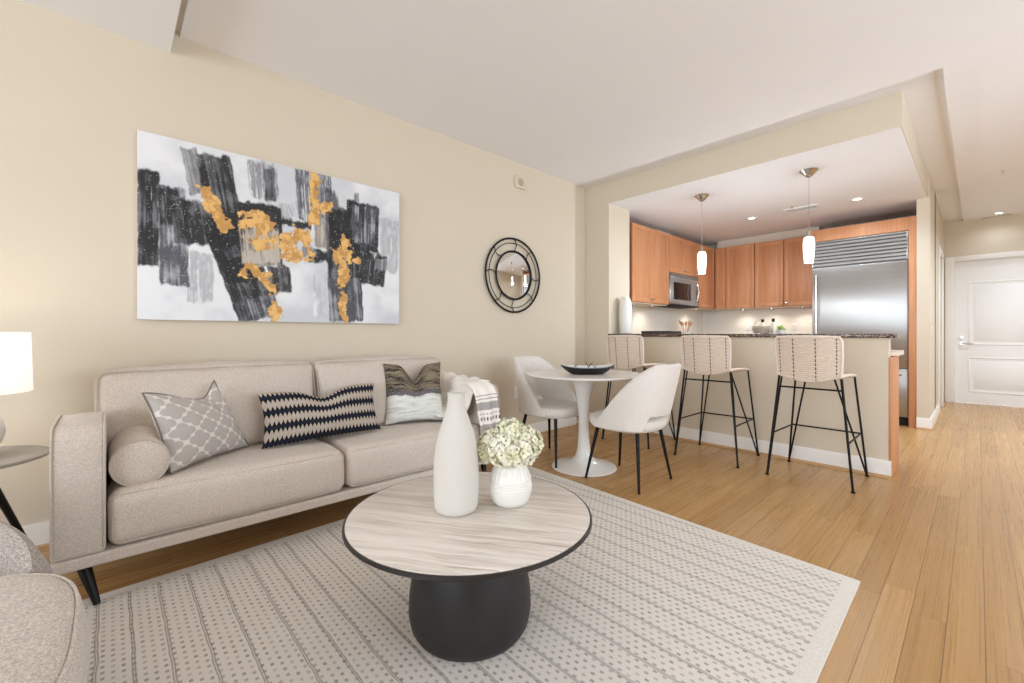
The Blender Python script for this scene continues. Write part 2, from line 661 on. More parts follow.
    def done(s, name, mats, parent=None, sharp=40, smooth=True, solid=0.):
        bm = s.bm
        bmesh.ops.recalc_face_normals(bm, faces=bm.faces)
        if smooth:
            for f in bm.faces:
                f.smooth = True
            lim = math.radians(sharp)
            for e in bm.edges:
                if len(e.link_faces) == 2 and e.calc_face_angle(0) > lim:
                    e.smooth = False
        if parent is None:
            xs = [v.co for v in bm.verts]
            o0 = Vector([(min(p[i] for p in xs) + max(p[i] for p in xs)) / 2 for i in range(3)])
            o0.z = min(p.z for p in xs)
        else:
            o0 = parent.location.copy()
            q = parent.parent
            while q:
                o0 += q.location
                q = q.parent
        for v in bm.verts:
            v.co -= o0
        me = bpy.data.meshes.new(name)
        bm.to_mesh(me)
        bm.free()
        for m_ in (mats if isinstance(mats, (list, tuple)) else [mats]):
            me.materials.append(M[m_] if isinstance(m_, str) else m_)
        o = bpy.data.objects.new(name, me)
        COL.objects.link(o)
        if parent is None:
            o.location = o0
        else:
            o.parent = parent
        if solid:
            md = o.modifiers.new('thickness', 'SOLIDIFY')
            md.thickness = solid
            md.offset = 0
        return o


def thing(name, label, cat, loc, group=None):
    o = bpy.data.objects.new(name, None)
    COL.objects.link(o)
    o.location = loc
    o.empty_display_size = .05
    o['label'], o['category'] = label, cat
    if group:
        o['group'] = group
    return o


def tag(o, label, cat, group=None):
    o['label'], o['category'] = label, cat
    if group:
        o['group'] = group
    return o


def struct(o):
    o['kind'] = 'structure'
    return o


def dup(root, loc, rotz=0., label=None):
    r = root.copy()
    COL.objects.link(r)
    r.location = loc
    r.rotation_euler = (0, 0, rotz)
    if label:
        r['label'] = label
    for ch in list(root.children):
        c = ch.copy()
        COL.objects.link(c)
        c.parent = r
        for g in list(ch.children):
            d = g.copy()
            COL.objects.link(d)
            d.parent = c
    return r


# ------------------------------------------------------------------ the room
XL, XR, YB, YE = -3.137, 2.6, -4.2, 9.5
H, HK = 2.764, 2.545
struct(MB().box(-3.4, 2.8, -4.4, 9.7, -.1, 0).done('floor', 'floor'))
struct(MB().box(XL - .2, XL, -4.4, 3.895, 0, 2.9).done('wall_left', 'wall'))
struct(MB().box(-3.34, -3.21, 3.895, 7.6, 0, 2.9).done('wall_kitchen_left', 'wall'))
struct(MB().box(-3.34, -.36, 7.43, 7.56, 0, 2.9).done('wall_kitchen_back', 'wall'))
struct(MB().box(-3.21, -2.87, 4.171, 4.6, 0, HK).done('wall_kitchen_return', 'wall'))
struct(MB().box(-2.87, -.445, 4.171, 4.285, 0, 1.02).done('wall_bar', 'wall'))
# hall: pillar end and wall with a doorway
struct(MB().box(-.465, -.36, 6.57, 8.05, 0, 2.9).box(-.465, -.36, 8.85, 9.5, 0, 2.9).box(-.465, -.36, 8.05, 8.85, 2.15, 2.9)
       .done('wall_hall_left', 'wall'))
struct(MB().box(-.465, -.246, YE, YE + .12, 0, 2.9).box(.70, 2.75, YE, YE + .12, 0, 2.9).box(-.246, .70, YE, YE + .12, 2.157, 2.9)
       .done('wall_hall_end', 'wall'))
# walls behind the camera with window openings
struct(MB().box(-3.34, -2.5, YB - .15, YB, 0, 2.9).box(1.3, 2.75, YB - .15, YB, 0, 2.9).box(-2.5, 1.3, YB - .15, YB, 0, .45)
       .box(-2.5, 1.3, YB - .15, YB, 2.5, 2.9).done('wall_back', 'wall'))
struct(MB().box(XR, XR + .15, YB, .5, 0, 2.9).box(XR, XR + .15, 4.9, 9.6, 0, 2.9).box(XR, XR + .15, .5, 4.9, 0, .45)
       .box(XR, XR + .15, .5, 4.9, 2.5, 2.9).done('wall_right', 'wall'))
for k, pts in enumerate((None, None)):
    m = MB()
    if k == 0:
        for x in (-2.5, -1.25, 0, 1.25):
            m.box(x, x + .05, YB - .1, YB - .04, .45, 2.5, .004)
        for z in (.45, 2.45):
            m.box(-2.45, 1.25, YB - .1, YB - .04, z, z + .05, .004)
    else:
        for y in (.5, 1.95, 3.4, 4.85):
            m.box(XR + .04, XR + .1, y, y + .05, .45, 2.5, .004)
        for z in (.45, 2.45):
            m.box(XR + .04, XR + .1, .55, 4.85, z, z + .05, .004)
    struct(m.done('window_%d' % (k + 1), 'trim'))
# ceilings: main field stops short of the kitchen box and of the bulkhead (shadow reveals)
RX, RY = -.155, 3.921
m = MB()
m.box(-3.21, RX, .289, RY, H, 2.95)
m.box(RX, 2.75, .289, 9.6, H, 2.95)
struct(m.done('ceiling', 'ceil'))
struct(MB().box(-3.3, RX, RY, 9.6, 2.80, 2.9).done('ceiling_reveal', 'ceil'))
struct(MB().box(-3.3, 2.75, .20, .289, 2.79, 2.9).done('ceiling_bulkhead_reveal', 'wall'))
struct(MB().box(-3.2, 2.75, -4.35, .246, 2.656, 2.95).done('ceiling_bulkhead', 'ceil_k'))
m = MB()
m.box(-3.21, -.38, 4.175, 7.43, HK, HK + .04)
struct(m.done('ceiling_kitchen', 'ceil_k'))
m = MB()
m.box(-3.21, -.372, 4.171, 4.271, HK + .001, 2.80)
m.box(-.46, -.372, 4.271, 6.57, HK + .001, 2.80)
struct(m.done('wall_soffit', 'wall'))


# baseboards with shoe moulding
def baseboard(name, x0, y0, x1, y1, nx, ny):
    """from (x0,y0) to (x1,y1) on a wall whose normal is (nx,ny)"""
    m, m2 = MB(), MB()
    if nx:
        prof = [(x0, 0), (x0 + .016 * nx, 0), (x0 + .016 * nx, .1), (x0 + .009 * nx, .122), (x0, .122)]
        m.prism(prof, y0, y1, 'y')
        m2.prism([(x0 + .016 * nx, 0), (x0 + .03 * nx, 0), (x0 + .027 * nx, .012), (x0 + .016 * nx, .018)], y0, y1, 'y')
    else:
        prof = [(y0, 0), (y0 + .016 * ny, 0), (y0 + .016 * ny, .1), (y0 + .009 * ny, .122), (y0, .122)]
        m.prism(prof, x0, x1, 'x')
        m2.prism([(y0 + .016 * ny, 0), (y0 + .03 * ny, 0), (y0 + .027 * ny, .012), (y0 + .016 * ny, .018)], x0, x1, 'x')
    o = struct(m.done('baseboard_' + name, 'trim'))
    m2.done('shoe_mold', 'shoe_mold', o)


baseboard('left', XL, -4.2, XL, 3.895, 1, 0)
baseboard('kitchen_return', -3.2, 4.171, -2.87, 4.171, 0, -1)
baseboard('bar', -2.87, 4.171, -.43, 4.171, 0, -1)
baseboard('pillar', -.465, 6.57, -.344, 6.57, 0, -1)
baseboard('hall', -.36, 6.555, -.36, 7.98, 1, 0)


# ------------------------------------------------------------------ doors
def panel_door(name, build):
    pass


# entry door at the hall end
m = MB()
y0 = YE + .03
m.box(-.243, .697, y0, y0 + .04, .008, 2.150)
d = struct(m.done('door_1', 'door'))
m = MB()
for (z0, z1) in ((.885, 1.836), (.173, .702)):
    x0, x1 = -.103, .565
    for (a, b, c, e) in ((x0, x1, z0, z0 + .02), (x0, x1, z1 - .02, z1)):
        m.box(a, b, y0 - .008, y0 + .004, c, e, .004)
    for (a, b) in ((x0, x0 + .02), (x1 - .02, x1)):
        m.box(a, b, y0 - .008, y0 + .004, z0 + .02, z1 - .02, .004)
    m.box(x0 + .06, x1 - .06, y0 - .005, y0 + .004, z0 + .06, z1 - .06, .004)
m.done('door_panel', 'door', d)
m = MB()
m.lathe((-.165, y0 + .002, .905), [(0, -.02), (.028, -.02), (.03, -.012), (.03, 0)], 20, axis='y')
m.tube([(-.165, y0, .905), (-.165, y0 - .05, .905), (-.15, y0 - .058, .905), (-.05, y0 - .058, .90)], .009)
m.done('door_handle', 'chrome', d)
m = MB()
m.lathe((-.165, y0 + .002, 1.0), [(0, -.022), (.022, -.022), (.026, -.01), (.026, 0)], 20, axis='y')
m.done('deadbolt', 'chrome', d)
m = MB()
m.lathe((.228, y0 + .002, 1.545), [(0, -.006), (.008, -.006), (.009, 0)], 14, axis='y')
m.done('peephole', 'chrome', d)
m = MB()
m.box(-.349, -.246, YE - .02, YE - .001, 0, 2.235, .006)
m.box(.70, .80, YE - .02, YE - .001, 0, 2.235, .006)
m.box(-.246, .70, YE - .02, YE - .001, 2.157, 2.235, .006)
m.box(-.2460, -.2435, YE - .001, YE + .07, 0, 2.157)
m.box(-.2435, .70, YE - .001, YE + .07, 2.1515, 2.157)
struct(m.done('trim_1', 'trim'))
# doorway in the hall's left wall
m = MB()
m.box(-.36, -.34, 7.98, 8.055, 0, 2.22, .005)
m.box(-.36, -.34, 8.845, 8.92, 0, 2.22, .005)
m.box(-.36, -.34, 8.055, 8.845, 2.145, 2.22, .005)
struct(m.done('trim_2', 'trim'))
d = struct(MB().box(-.44, -.40, 8.052, 8.848, .008, 2.148).done('door_2', 'door'))
MB().box(-.402, -.394, 8.2, 8.7, .95, 1.95, .004).box(-.402, -.394, 8.2, 8.7, .2, .75, .004).done('door_panel', 'door', d)

# ------------------------------------------------------------------ rug
C = [(-2.35, -.75), (-.31, -.75), (-.337, 2.312), (-2.49, 2.42)]


def rugpt(u, v):
    a = Vector(C[0]).lerp(Vector(C[1]), u)
    b = Vector(C[3]).lerp(Vector(C[2]), u)
    return a.lerp(b, v)


rug = thing('area_rug', 'large cream woven rug with thin grey stripes and dashes under the coffee table', 'rug', (-1.37, .8, 0))
m = MB()
zt = .010
e = .052


def rg(u, v):
    p = rugpt(e / 2.1 + u * (1 - 2 * e / 2.1), .012 + v * .976)
    return (p.x, p.y, zt - .0005)


m.grid(rg, 20, 30)
V = None
m.done('woven_field', 'rug', rug)
m = MB()
# bound edge: a border ring with thickness and the backing
qs = [(0, 0), (1, 0), (1, 1), (0, 1)]
inn = [(e / 2.1, .012), (1 - e / 2.1, .012), (1 - e / 2.1, .988), (e / 2.1, .988)]
for k in range(4):
    a, b = qs[k], qs[(k + 1) % 4]
    c, d_ = inn[(k + 1) % 4], inn[k]
    top = [(*rugpt(*p), zt) for p in (a, b, c, d_)]
    vs = [m.bm.verts.new(p) for p in top]
    m.bm.faces.new(vs)
    lo = [m.bm.verts.new((*rugpt(*p), .0005)) for p in (a, b)]
    m.bm.faces.new((vs[1], vs[0], lo[0], lo[1]))
bot = [m.bm.verts.new((*rugpt(*p), .0005)) for p in qs]
m.bm.faces.new(bot[::-1])
m.done('binding', 'rug_edge', rug)

# ------------------------------------------------------------------ sofa
sofa = thing('sofa', 'beige two-cushion sofa with slim square arms along the left wall', 'sofa', (-2.7, .93, 0))
YA0, YA1, YC0, YC1, YM = -.166, 2.008, -.016, 1.868, .926
m = MB()
m.rbox(-3.07, -2.3, YA0, YA1, .158, .206, .012)
m.done('base_rail', 'sofa', sofa)


def arm(ya, yb):
    def arc(cx_, cz_, r, a0, a1, n=7):
        return [(cx_ + r * math.cos(math.radians(a0 + (a1 - a0) * i / n)), cz_ + r * math.sin(math.radians(a0 + (a1 - a0) * i / n))) for i in range(n + 1)]
    prof = arc(-2.318, .225, .02, -90, 0, 3) + arc(-2.375, .622, .077, 0, 90) + arc(-2.69, .649, .05, 90, 180, 4) + arc(-2.95, .42, .03, 90, 180, 3) + arc(-2.96, .225, .02, 180, 270, 3)
    m = MB()
    m.prism(prof, ya, yb, 'y', .016, 3)
    o = m.done('arm', 'sofa', sofa, 50)
    p = MB()
    for yy in (ya + .004, yb - .004):
        p.tube([(x, yy, z) for x, z in prof[3:14]], .0045, 6)
    p.done('piping', 'sofa_pipe', o)


arm(YA0, YC0)
arm(YC1, YA1)
m = MB()
m.rbox(-3.07, -2.90, YA0 + .03, YA1 - .03, .208, .66, .03)
m.done('backrest', 'sofa', sofa)


def seam(m, x, y0, y1, z0, z1, r=.0035, cr=.03):
    pts = []
    for (cy_, cz_, a0) in ((y1 - cr, z1 - cr, 0), (y0 + cr, z1 - cr, 90), (y0 + cr, z0 + cr, 180), (y1 - cr, z0 + cr, 270)):
        for i in range(5):
            a = math.radians(a0 + 90 * i / 4)
            pts.append((x, cy_ + cr * math.cos(a), cz_ + cr * math.sin(a)))
    m.tube(pts, r, 6, closed=True)


for k, (ya, yb) in enumerate(((YC0 + .003, YM - .003), (YM + .003, YC1 - .003))):
    m = MB()

    def seatfn(q):
        # seat slopes gently back and sags where people sit
        t = (q.x + 2.3) / .7
        if q.z > .33:
            q.z += .012 * t
        return q
    m.rbox(-2.88, -2.296, ya, yb, .208, .43, .05, (.012, 0, .018), .010, k, fn=seatfn)
    o = m.done('seat_cushion', 'sofa', sofa)
    p = MB()
    seam(p, -2.3075, ya + .018, yb - .018, .222, .415, .003)
    p.done('piping', 'sofa', o)
    m = MB()

    def leanfn(q):
        q.x -= (q.z - .44) * .22
        q.z += .010 * math.sin((q.y - ya) / (yb - ya) * PI) * (1 if q.z > .7 else 0)
        return q
    ya2, yb2 = (ya - .045, yb) if k == 0 else (ya, yb - .02)
    m.rbox(-2.885, -2.70, ya2, yb2, .432, .872, .045, (.045, 0, .010), .014, k + 5, fn=leanfn)
    o = m.done('back_cushion', 'sofa', sofa)
    p = MB()
    seam(p, -2.712, ya2 + .008, yb2 - .008, .45, .868, .0035, .04)
    for v in p.bm.verts:
        v.co = leanfn(v.co.copy())
    p.done('piping', 'sofa_pipe', o)
for (x, y, sx, sy) in ((-2.385, -.085, 1, 1), (-2.385, 1.93, 1, -1), (-3.0, -.085, -1, 1), (-3.0, 1.93, -1, -1)):
    m = MB()
    m.tube([(x, y, .16), (x + .083 * sx, y + .045 * sy, .0112)], [.024, .011], 12)
    m.done('leg', 'blackwood', sofa)

# bolster
b = thing('bolster_cushion', 'beige cylindrical bolster cushion lying against the left sofa arm', 'cushion', (-2.55, .088, .43))
m = MB()
m.lathe((-2.345, .088, .518), [(0, .012), (.05, .011), (.08, .004), (.092, -.004), (.096, -.02), (.099, -.2), (.098, -.36), (.092, -.385), (.06, -.40), (0, -.402)], 40, axis='x')
m.done('bolster', 'sofa', b)
m = MB()
m.tube([(-2.3495, .088 + .0935 * math.cos(a * PI / 20), .518 + .0935 * math.sin(a * PI / 20)) for a in range(40)], .0045, 6, closed=True)
m.done('piping', 'sofa_pipe', b)


def pillow(name, label, o, r, u, n, w, h, t, chop, mats, seed, pipe=None, squash=.0, ca=0., cw=.28, tr=(0, 0), tl=(0, 0)):
    """scatter cushion: o = middle of the bottom edge, r right, u up, n outward"""
    o, r, u, n = Vector(o), Vector(r).normalized(), Vector(u).normalized(), Vector(n).normalized()
    root = thing(name, label, 'cushion', o)
    N = 30

    def outline(a, b):
        x = a * w / 2 * (1 - .07 * (1 - b * b))
        y = h / 2 + b * h / 2 * (1 - .06 * (1 - a * a))
        y -= chop * math.exp(-((a - ca) / (cw if a > ca or ca == 0 else cw * 2.1)) ** 2) * max(0, (b + 1) / 2) ** 2.2
        q = (b + 1) / 2
        x += q * ((a + 1) / 2 * tr[0] + (1 - a) / 2 * tl[0])
        y += q * ((a + 1) / 2 * tr[1] + (1 - a) / 2 * tl[1])
        return x, y

    def surf(sg):
        def fn(uu, vv):
            a, b_ = uu * 2 - 1, vv * 2 - 1
            x, y = outline(a, b_)
            prof = (max(0, 1 - a * a) ** .55) * (max(0, 1 - b_ * b_) ** .55)
            z = t / 2 * prof
            crease = .35 * math.exp(-((a - ca) / .16) ** 2) * max(0, (b_ + .1)) ** 1.2
            z *= (1 - crease * (1 if chop else 0))
            z *= 1 + squash * (-b_)
            p = Vector((a * 3 + seed, b_ * 3, sg))
            z += mnoise.noise(p) * .012 * prof
            return o + r * x + u * y + n * (z * sg)
        return fn
    m = MB()
    m.grid(surf(1), N, N, 0)
    m.grid(surf(-1), N, N, 1 if len(mats) > 1 else 0, True)
    bmesh.ops.remove_doubles(m.bm, verts=m.bm.verts, dist=.0006)
    m.done('cover', mats, root, 70)
    if pipe:
        p = MB()
        pts = []
        for k in range(4 * N):
            s_, f = divmod(k, N)
            f = f / N * 2 - 1
            a, b_ = ((f, -1), (1, f), (-f, 1), (-1, -f))[s_]
            x, y = outline(a, b_)
            pts.append(o + r * x + u * y)
        p.tube(pts, .004, 6, closed=True)
        p.done('piping', pipe, root)
    return root


def frame_of(bl, br, lean):
    """right/up/normal of a cushion whose bottom edge runs bl->br and which leans back by lean degrees"""
    r = (Vector(br) - Vector(bl)).normalized()
    hn = Vector((r.y, -r.x, 0)).normalized()       # horizontal outward
    a = math.radians(lean)
    u = Vector((0, 0, 1)) * math.cos(a) - hn * math.sin(a)
    n = hn * math.cos(a) + Vector((0, 0, 1)) * math.sin(a)
    return r, u, n


M['pipe_grey'] = fabric('grey_piping', (128, 120, 114), .1)
bl, br = Vector((-2.385, .20, .452)), Vector((-2.66, .53, .452))
r, u, n = frame_of(bl, br, 17)
pillow('scatter_cushion', 'square grey and white trellis cushion beside the bolster on the sofa', (bl + br) / 2 + Vector((0, 0, -.005)), r, u, n,
       .46, .42, .16, .085, ['trellis', 'cushion_back'], 1, 'pipe_grey', ca=.5, cw=.42, tr=(-.105, -.02), tl=(-.03, -.05))
bl, br = Vector((-2.545, .575, .452)), Vector((-2.535, 1.235, .452))
r, u, n = frame_of(bl, br, 20)
r = (r + Vector((0, 0, .015))).normalized()
pillow('scatter_cushion', 'long dark lumbar cushion with spiky black and cream bands on the sofa', (bl + br) / 2, r, u, n,
       .66, .30, .13, .05, ['spike'], 2, None)
bl, br = Vector((-2.65, 1.332, .452)), Vector((-2.53, 1.692, .452))
r, u, n = frame_of(bl, br, 15)
pillow('scatter_cushion', 'square cushion with dark marled top and white lower half beside the throw', (bl + br) / 2, r, u, n,
       .40, .41, .14, .11, ['marl'], 3, None)

# throw blanket over the right arm
th = thing('throw_blanket', 'cream throw blanket with grey striped end draped over the right sofa arm', 'blanket', (-2.55, 1.9, .45))


def wr(p, k=.010):
    return Vector((mnoise.noise(p * 9), mnoise.noise(p * 8 + Vector((5, 1, 2))), mnoise.noise(p * 10 + Vector((1, 7, 3))))) * k


path = [(1.640, .470), (1.70, .480), (1.76, .50), (1.80, .56), (1.822, .62), (1.842, .672), (1.87, .70), (1.90, .705), (1.93, .706), (1.95, .706), (1.962, .705), (1.97, .703)]


def drape(a, b):
    x = -2.90 + a * .54
    k = b * (len(path) - 1)
    i = min(int(k), len(path) - 2)
    f = k - i
    y = path[i][0] * (1 - f) + path[i + 1][0] * f
    z = path[i][1] * (1 - f) + path[i + 1][1] * f
    z += .03 * (1 - a) * (1 if b < .85 else 0) + .006 * math.sin(a * 24 + b * 3)
    z += .012
    p = Vector((x, y, z))
    return p + wr(p)


m = MB()
V = m.grid(drape, 26, 30)
for f in m.bm.faces:
    for l in f.loops:
        l[m.uv].uv = (l[m.uv].uv[0], .1)
m.done('drape', 'throw', th, 80, solid=.008)
fp = [(-2.46, .722), (-2.40, .722), (-2.345, .710), (-2.305, .68), (-2.280, .635), (-2.270, .57), (-2.264, .48), (-2.262, .38), (-2.262, .27)]


def fall(a, b):
    k = b * (len(fp) - 1)
    i = min(int(k), len(fp) - 2)
    f = k - i
    x = fp[i][0] * (1 - f) + fp[i + 1][0] * f
    z = fp[i][1] * (1 - f) + fp[i + 1][1] * f
    y = 1.765 + a * (.185 - .0 * b) + .05 * b * b
    x += .012 * math.sin(a * 13 + 1) * b
    p = Vector((x, y, z))
    return p + wr(p, .006)


m = MB()
m.grid(fall, 20, 30)
m.done('striped_end', 'throw', th, 80, solid=.008)

# ------------------------------------------------------------------ side table and lamp
sx, sy = -2.73, -.43
st = thing('side_table', 'round grey-topped side table with black splayed legs left of the sofa', 'side table', (sx, sy, 0))
m = MB()
m.lathe((sx, sy, 0), [(0, .532), (.22, .532), (.238, .538), (.24, .546), (.236, .55), (0, .55)], 56)
m.done('tabletop', 'side_top', st)
for k in range(3):
    a = math.radians(140 + 120 * k)
    m = MB()
    m.tube([(sx + .05 * math.cos(a), sy + .05 * math.sin(a), .533), (sx + .28 * math.cos(a), sy + .28 * math.sin(a), 0)], [.017, .010], 10)
    m.done('leg', 'blackwood', st)
lp = thing('table_lamp', 'lit white drum-shade table lamp with round white base on the side table', 'lamp', (sx, sy, .55))
m = MB()
m.lathe((sx, sy, .55), [(0, 0), (.05, 0), (.055, .008), (.075, .02), (.1, .055), (.11, .1), (.103, .145), (.08, .18), (.045, .205), (.02, .215), (.016, .24), (0, .24)], 40)
m.done('lamp_base', 'ceramic', lp)
m = MB()
m.tube([(sx, sy, .78), (sx, sy, .92)], .006, 8)
m.lathe((sx, sy, .90), [(0, 0), (.016, 0), (.03, .05), (.028, .075), (0, .09)], 16)
m.done('bulb_holder', 'white', lp)
m = MB()
m.lathe((sx, sy, 0), [(.178, 1.058), (.1845, .812)], 56)
m.done('lamp_shade', 'shade', lp, solid=.003)
pl = bpy.data.lights.new('lamp_glow', 'POINT')
pl.energy, pl.color, pl.shadow_soft_size = 3.4, (1, .96, .91), .06
o = bpy.data.objects.new('lamp_glow', pl)
COL.objects.link(o)
o.parent = lp
o.location = (0, 0, .40)

# ------------------------------------------------------------------ armchair in the foreground
ac = thing('armchair', 'grey tweed barrel armchair at the lower left corner of the photo', 'armchair', (-1.55, -.52, 0))
m = MB()


def sq(a, b, ex):
    return math.copysign(abs(math.cos(a)) ** (2 / ex), math.cos(a)), math.copysign(abs(math.sin(a)) ** (2 / ex), math.sin(a))


prof = [(0, .12), (.88, .12), (.95, .14), (.985, .20), (1., .27), (.995, .32), (.975, .36), (.93, .387), (.86, .399), (.6, .411), (.3, .417), (0, .419)]
rings = []
scx, scy, hx, hy = -1.42, -.487, .46, .447
NS = 72
for rr, z in prof:
    if rr == 0:
        rings.append([m.bm.verts.new((scx, scy, z))])
    else:
        ring = []
        for i in range(NS):
            x, y = sq(2 * PI * i / NS, 0, 3.2)
            ring.append(m.bm.verts.new((scx + hx * rr * x, scy + hy * rr * y, z)))
        rings.append(ring)
for A, B in zip(rings, rings[1:]):
    for i in range(NS):
        j = (i + 1) % NS
        if len(A) == 1:
            m.bm.faces.new((A[0], B[j], B[i]))
        elif len(B) == 1:
            m.bm.faces.new((A[i], A[j], B[0]))
        else:
            m.bm.faces.new((A[i], A[j], B[j], B[i]))
so = m.done('seat', 'arm', ac)
p = MB()
p.tube([(scx + hx * .955 * sq(2 * PI * i / 96, 0, 3.2)[0], scy + hy * .955 * sq(2 * PI * i / 96, 0, 3.2)[1], .379) for i in range(96)], .0045, 6, closed=True)
p.done('piping', 'arm', so)
m = MB()
bcx, bcy = -1.80, -.54


def shell(a, b):
    th_ = math.radians(-88 + 176 * a)
    t = abs(th_) / math.radians(88)
    top = .585 - .20 * min(1, t / .98) ** 1.1
    R0, R1 = .33, .42
    # cross-section loop: outer bottom -> outer top -> inner top -> inner bottom
    zb = .06
    sec = [(R1 - .03, zb), (R1, zb + .05), (R1, top - .07), (R1 - .025, top - .015), ((R0 + R1) / 2, top), (R0 + .025, top - .015), (R0, top - .07), (R0 + .02, zb + .05), (R0 + .05, zb)]
    k = b * len(sec)
    i = int(k) % len(sec)
    j = (i + 1) % len(sec)
    f = k - int(k)
    rr = sec[i][0] * (1 - f) + sec[j][0] * f
    z = sec[i][1] * (1 - f) + sec[j][1] * f
    return (bcx - rr * math.cos(th_), bcy + rr * math.sin(th_), z)


V = m.grid(shell, 48, 18)
bmesh.ops.remove_doubles(m.bm, verts=m.bm.verts, dist=.0005)
bmesh.ops.holes_fill(m.bm, edges=[e_ for e_ in m.bm.edges if len(e_.link_faces) == 1], sides=40)
m.done('backrest', 'arm_shaded', ac, 60)
m = MB()
m.lathe((-1.55, -.52, 0), [(0, .011), (.28, .011), (.28, .06), (.1, .07), (.1, .125), (0, .125)], 40)
m.done('swivel_base', 'blackwood', ac)

# ------------------------------------------------------------------ coffee table and what stands on it
tx, ty, RT = -1.241, .947, .431
ct = thing('coffee_table', 'round stone-topped coffee table with a dark pedestal on the rug', 'coffee table', (tx, ty, .01))
m = MB()
m.lathe((tx, ty, 0), [(0, .0105), (.178, .0105), (.195, .017), (.209, .04), (.217, .08), (.215, .14), (.206, .20), (.196, .25), (.182, .30), (.165, .36), (.155, .385), (0, .385)], 72)
m.done('pedestal', 'coffee_base', ct)
m = MB()
m.lathe((tx, ty, 0), [(0, .383), (.36, .383), (.39, .392), (.422, .400), (RT, .4075), (RT - .001, .416), (RT - .004, .4185), (RT - .007, .4175), (RT - .008, .412), (0, .412)], 96)
m.done('rim', 'coffee_rim', ct)
m = MB()
m.lathe((tx, ty, 0), [(0, .405), (RT - .0085, .405), (RT - .0085, .4185), (RT - .011, .42), (0, .42)], 96)
m.done('stone_top', 'marble', ct)

vx, vy = -1.27, .905
m = MB()
m.lathe((vx, vy, .42), [(0, 0), (.06, 0), (.071, .006), (.077, .02), (.080, .06), (.081, .12), (.079, .18), (.072, .235), (.060, .285), (.047, .325), (.036, .355), (.0315, .375), (.030, .395), (.031, .412), (.0325, .42), (.029, .421), (.026, .41), (.026, .36), (.03, .33), (0, .30)], 48)
tag(m.done('bottle_vase', 'ceramic'), 'tall white matte bottle-shaped vase on the coffee table', 'vase')
vx, vy = -1.185, 1.09
fv = thing('ribbed_vase', 'short white ribbed vase holding hydrangeas on the coffee table', 'vase', (vx, vy, .42))
m = MB()


def rib(i, h):
    if h > .085:
        return .022 * (1 if i % 4 < 2 else -1) * min(1, (h - .085) / .02) * min(1, max(0, (.152 - h) / .01))
    return 0


prof = [(0, 0), (.05, 0), (.058, .004), (.066, .014)]
for k in range(9):
    h = .02 + k * .0085
    r_ = .070 + .011 * math.sin(min(1, (h - .02) / .045) * PI / 2) - .006 * max(0, (h - .05) / .04) ** 2
    prof += [(r_, h), (r_ + .0014, h + .004)]
for h, r_ in ((.098, .0765), (.112, .071), (.126, .065), (.14, .059), (.15, .056), (.156, .0565), (.157, .054), (.15, .051), (.12, .06), (.08, .068), (.02, .062), (0, .015)):
    prof.append((r_, h))
m.lathe((vx, vy, .42), prof, 96, rib=lambda i, h: rib(i, h))
m.done('ribbed_body', 'glaze', fv)


def petal_mat():
    t = NT('hydrangea_petals', .8, spec=.2)
    n_ = t.noise(t.coord(), 16, 2)
    n2 = t.noise(t.coord(), 55, 2)
    c = t.mix(t.sstep(n_, .35, .65), lin((230, 230, 198)), lin((246, 243, 230)))
    c = t.mix(t.sstep(n2, .62, .8, 0., .45), c, lin((196, 202, 138)))
    t.col(c)
    t.b.inputs['Subsurface Weight'].default_value = .0
    return t.mat


M['petal'] = petal_mat()
Rx, Ry = .680, .733
heads = [(0, 0, .672, .062), (-.062, .01, .640, .058), (.064, 0, .642, .058), (-.02, -.055, .628, .058), (.038, -.05, .622, .052), (0, .06, .648, .058), (-.09, -.02, .612, .036)]
for k, (a, dpt, z, R) in enumerate(heads):
    # a: along the photo's right, dpt: away from the camera
    cx_ = vx + a * Rx - dpt * Ry * 1.0
    cy_ = vy + a * Ry + dpt * Rx
    hd = thing('hydrangea', 'cream and pale green hydrangea bloom standing in the ribbed white vase', 'flower', (vx + (cx_ - vx) * .3, vy + (cy_ - vy) * .3, .45), 'hydrangea blooms in the ribbed vase')
    m = MB()
    nfl = 110
    cen = Vector((cx_, cy_, z))
    for i in range(nfl):
        zz = 1 - 1.85 * (i + .5) / nfl
        ph = i * 2.399963 + k
        rr = math.sqrt(max(0, 1 - zz * zz))
        dr = Vector((rr * math.cos(ph), rr * math.sin(ph), zz))
        dr = (dr + Vector((random.uniform(-.25, .25), random.uniform(-.25, .25), random.uniform(-.25, .25)))).normalized()
        c0 = cen + dr * R * random.uniform(.86, 1.04)
        t1 = dr.orthogonal().normalized()
        t1 = Matrix.Rotation(random.uniform(0, 6.28), 3, dr) @ t1
        t2 = dr.cross(t1)
        L = random.uniform(.0135, .0185)
        vc = m.bm.verts.new(c0 - dr * .002)
        for q in range(4):
            d1 = (t1, t2, -t1, -t2)[q]
            d2 = (t2, -t1, -t2, t1)[q]
            tip = m.bm.verts.new(c0 + d1 * L + dr * random.uniform(.0, .006))
            s1 = m.bm.verts.new(c0 + d1 * L * .62 + d2 * L * .52 + dr * random.uniform(-.001, .005))
            s2 = m.bm.verts.new(c0 + d1 * L * .62 - d2 * L * .52 + dr * random.uniform(-.001, .005))
            m.bm.faces.new((vc, s2, tip, s1))
    m.lathe((cx_, cy_, z), [(0, -R * .85), (R * .62, -R * .55), (R * .86, 0), (R * .62, R * .58), (0, R * .86)], 14)
    m.done('flower_head', 'petal', hd, 80)
    m = MB()
    m.tube([(cx_, cy_, z - R * .6), (vx + (cx_ - vx) * .5, vy + (cy_ - vy) * .5, .56), (vx + (cx_ - vx) * .3, vy + (cy_ - vy) * .3, .45)], .0032, 6)
    m.done('stem', 'stem', hd)

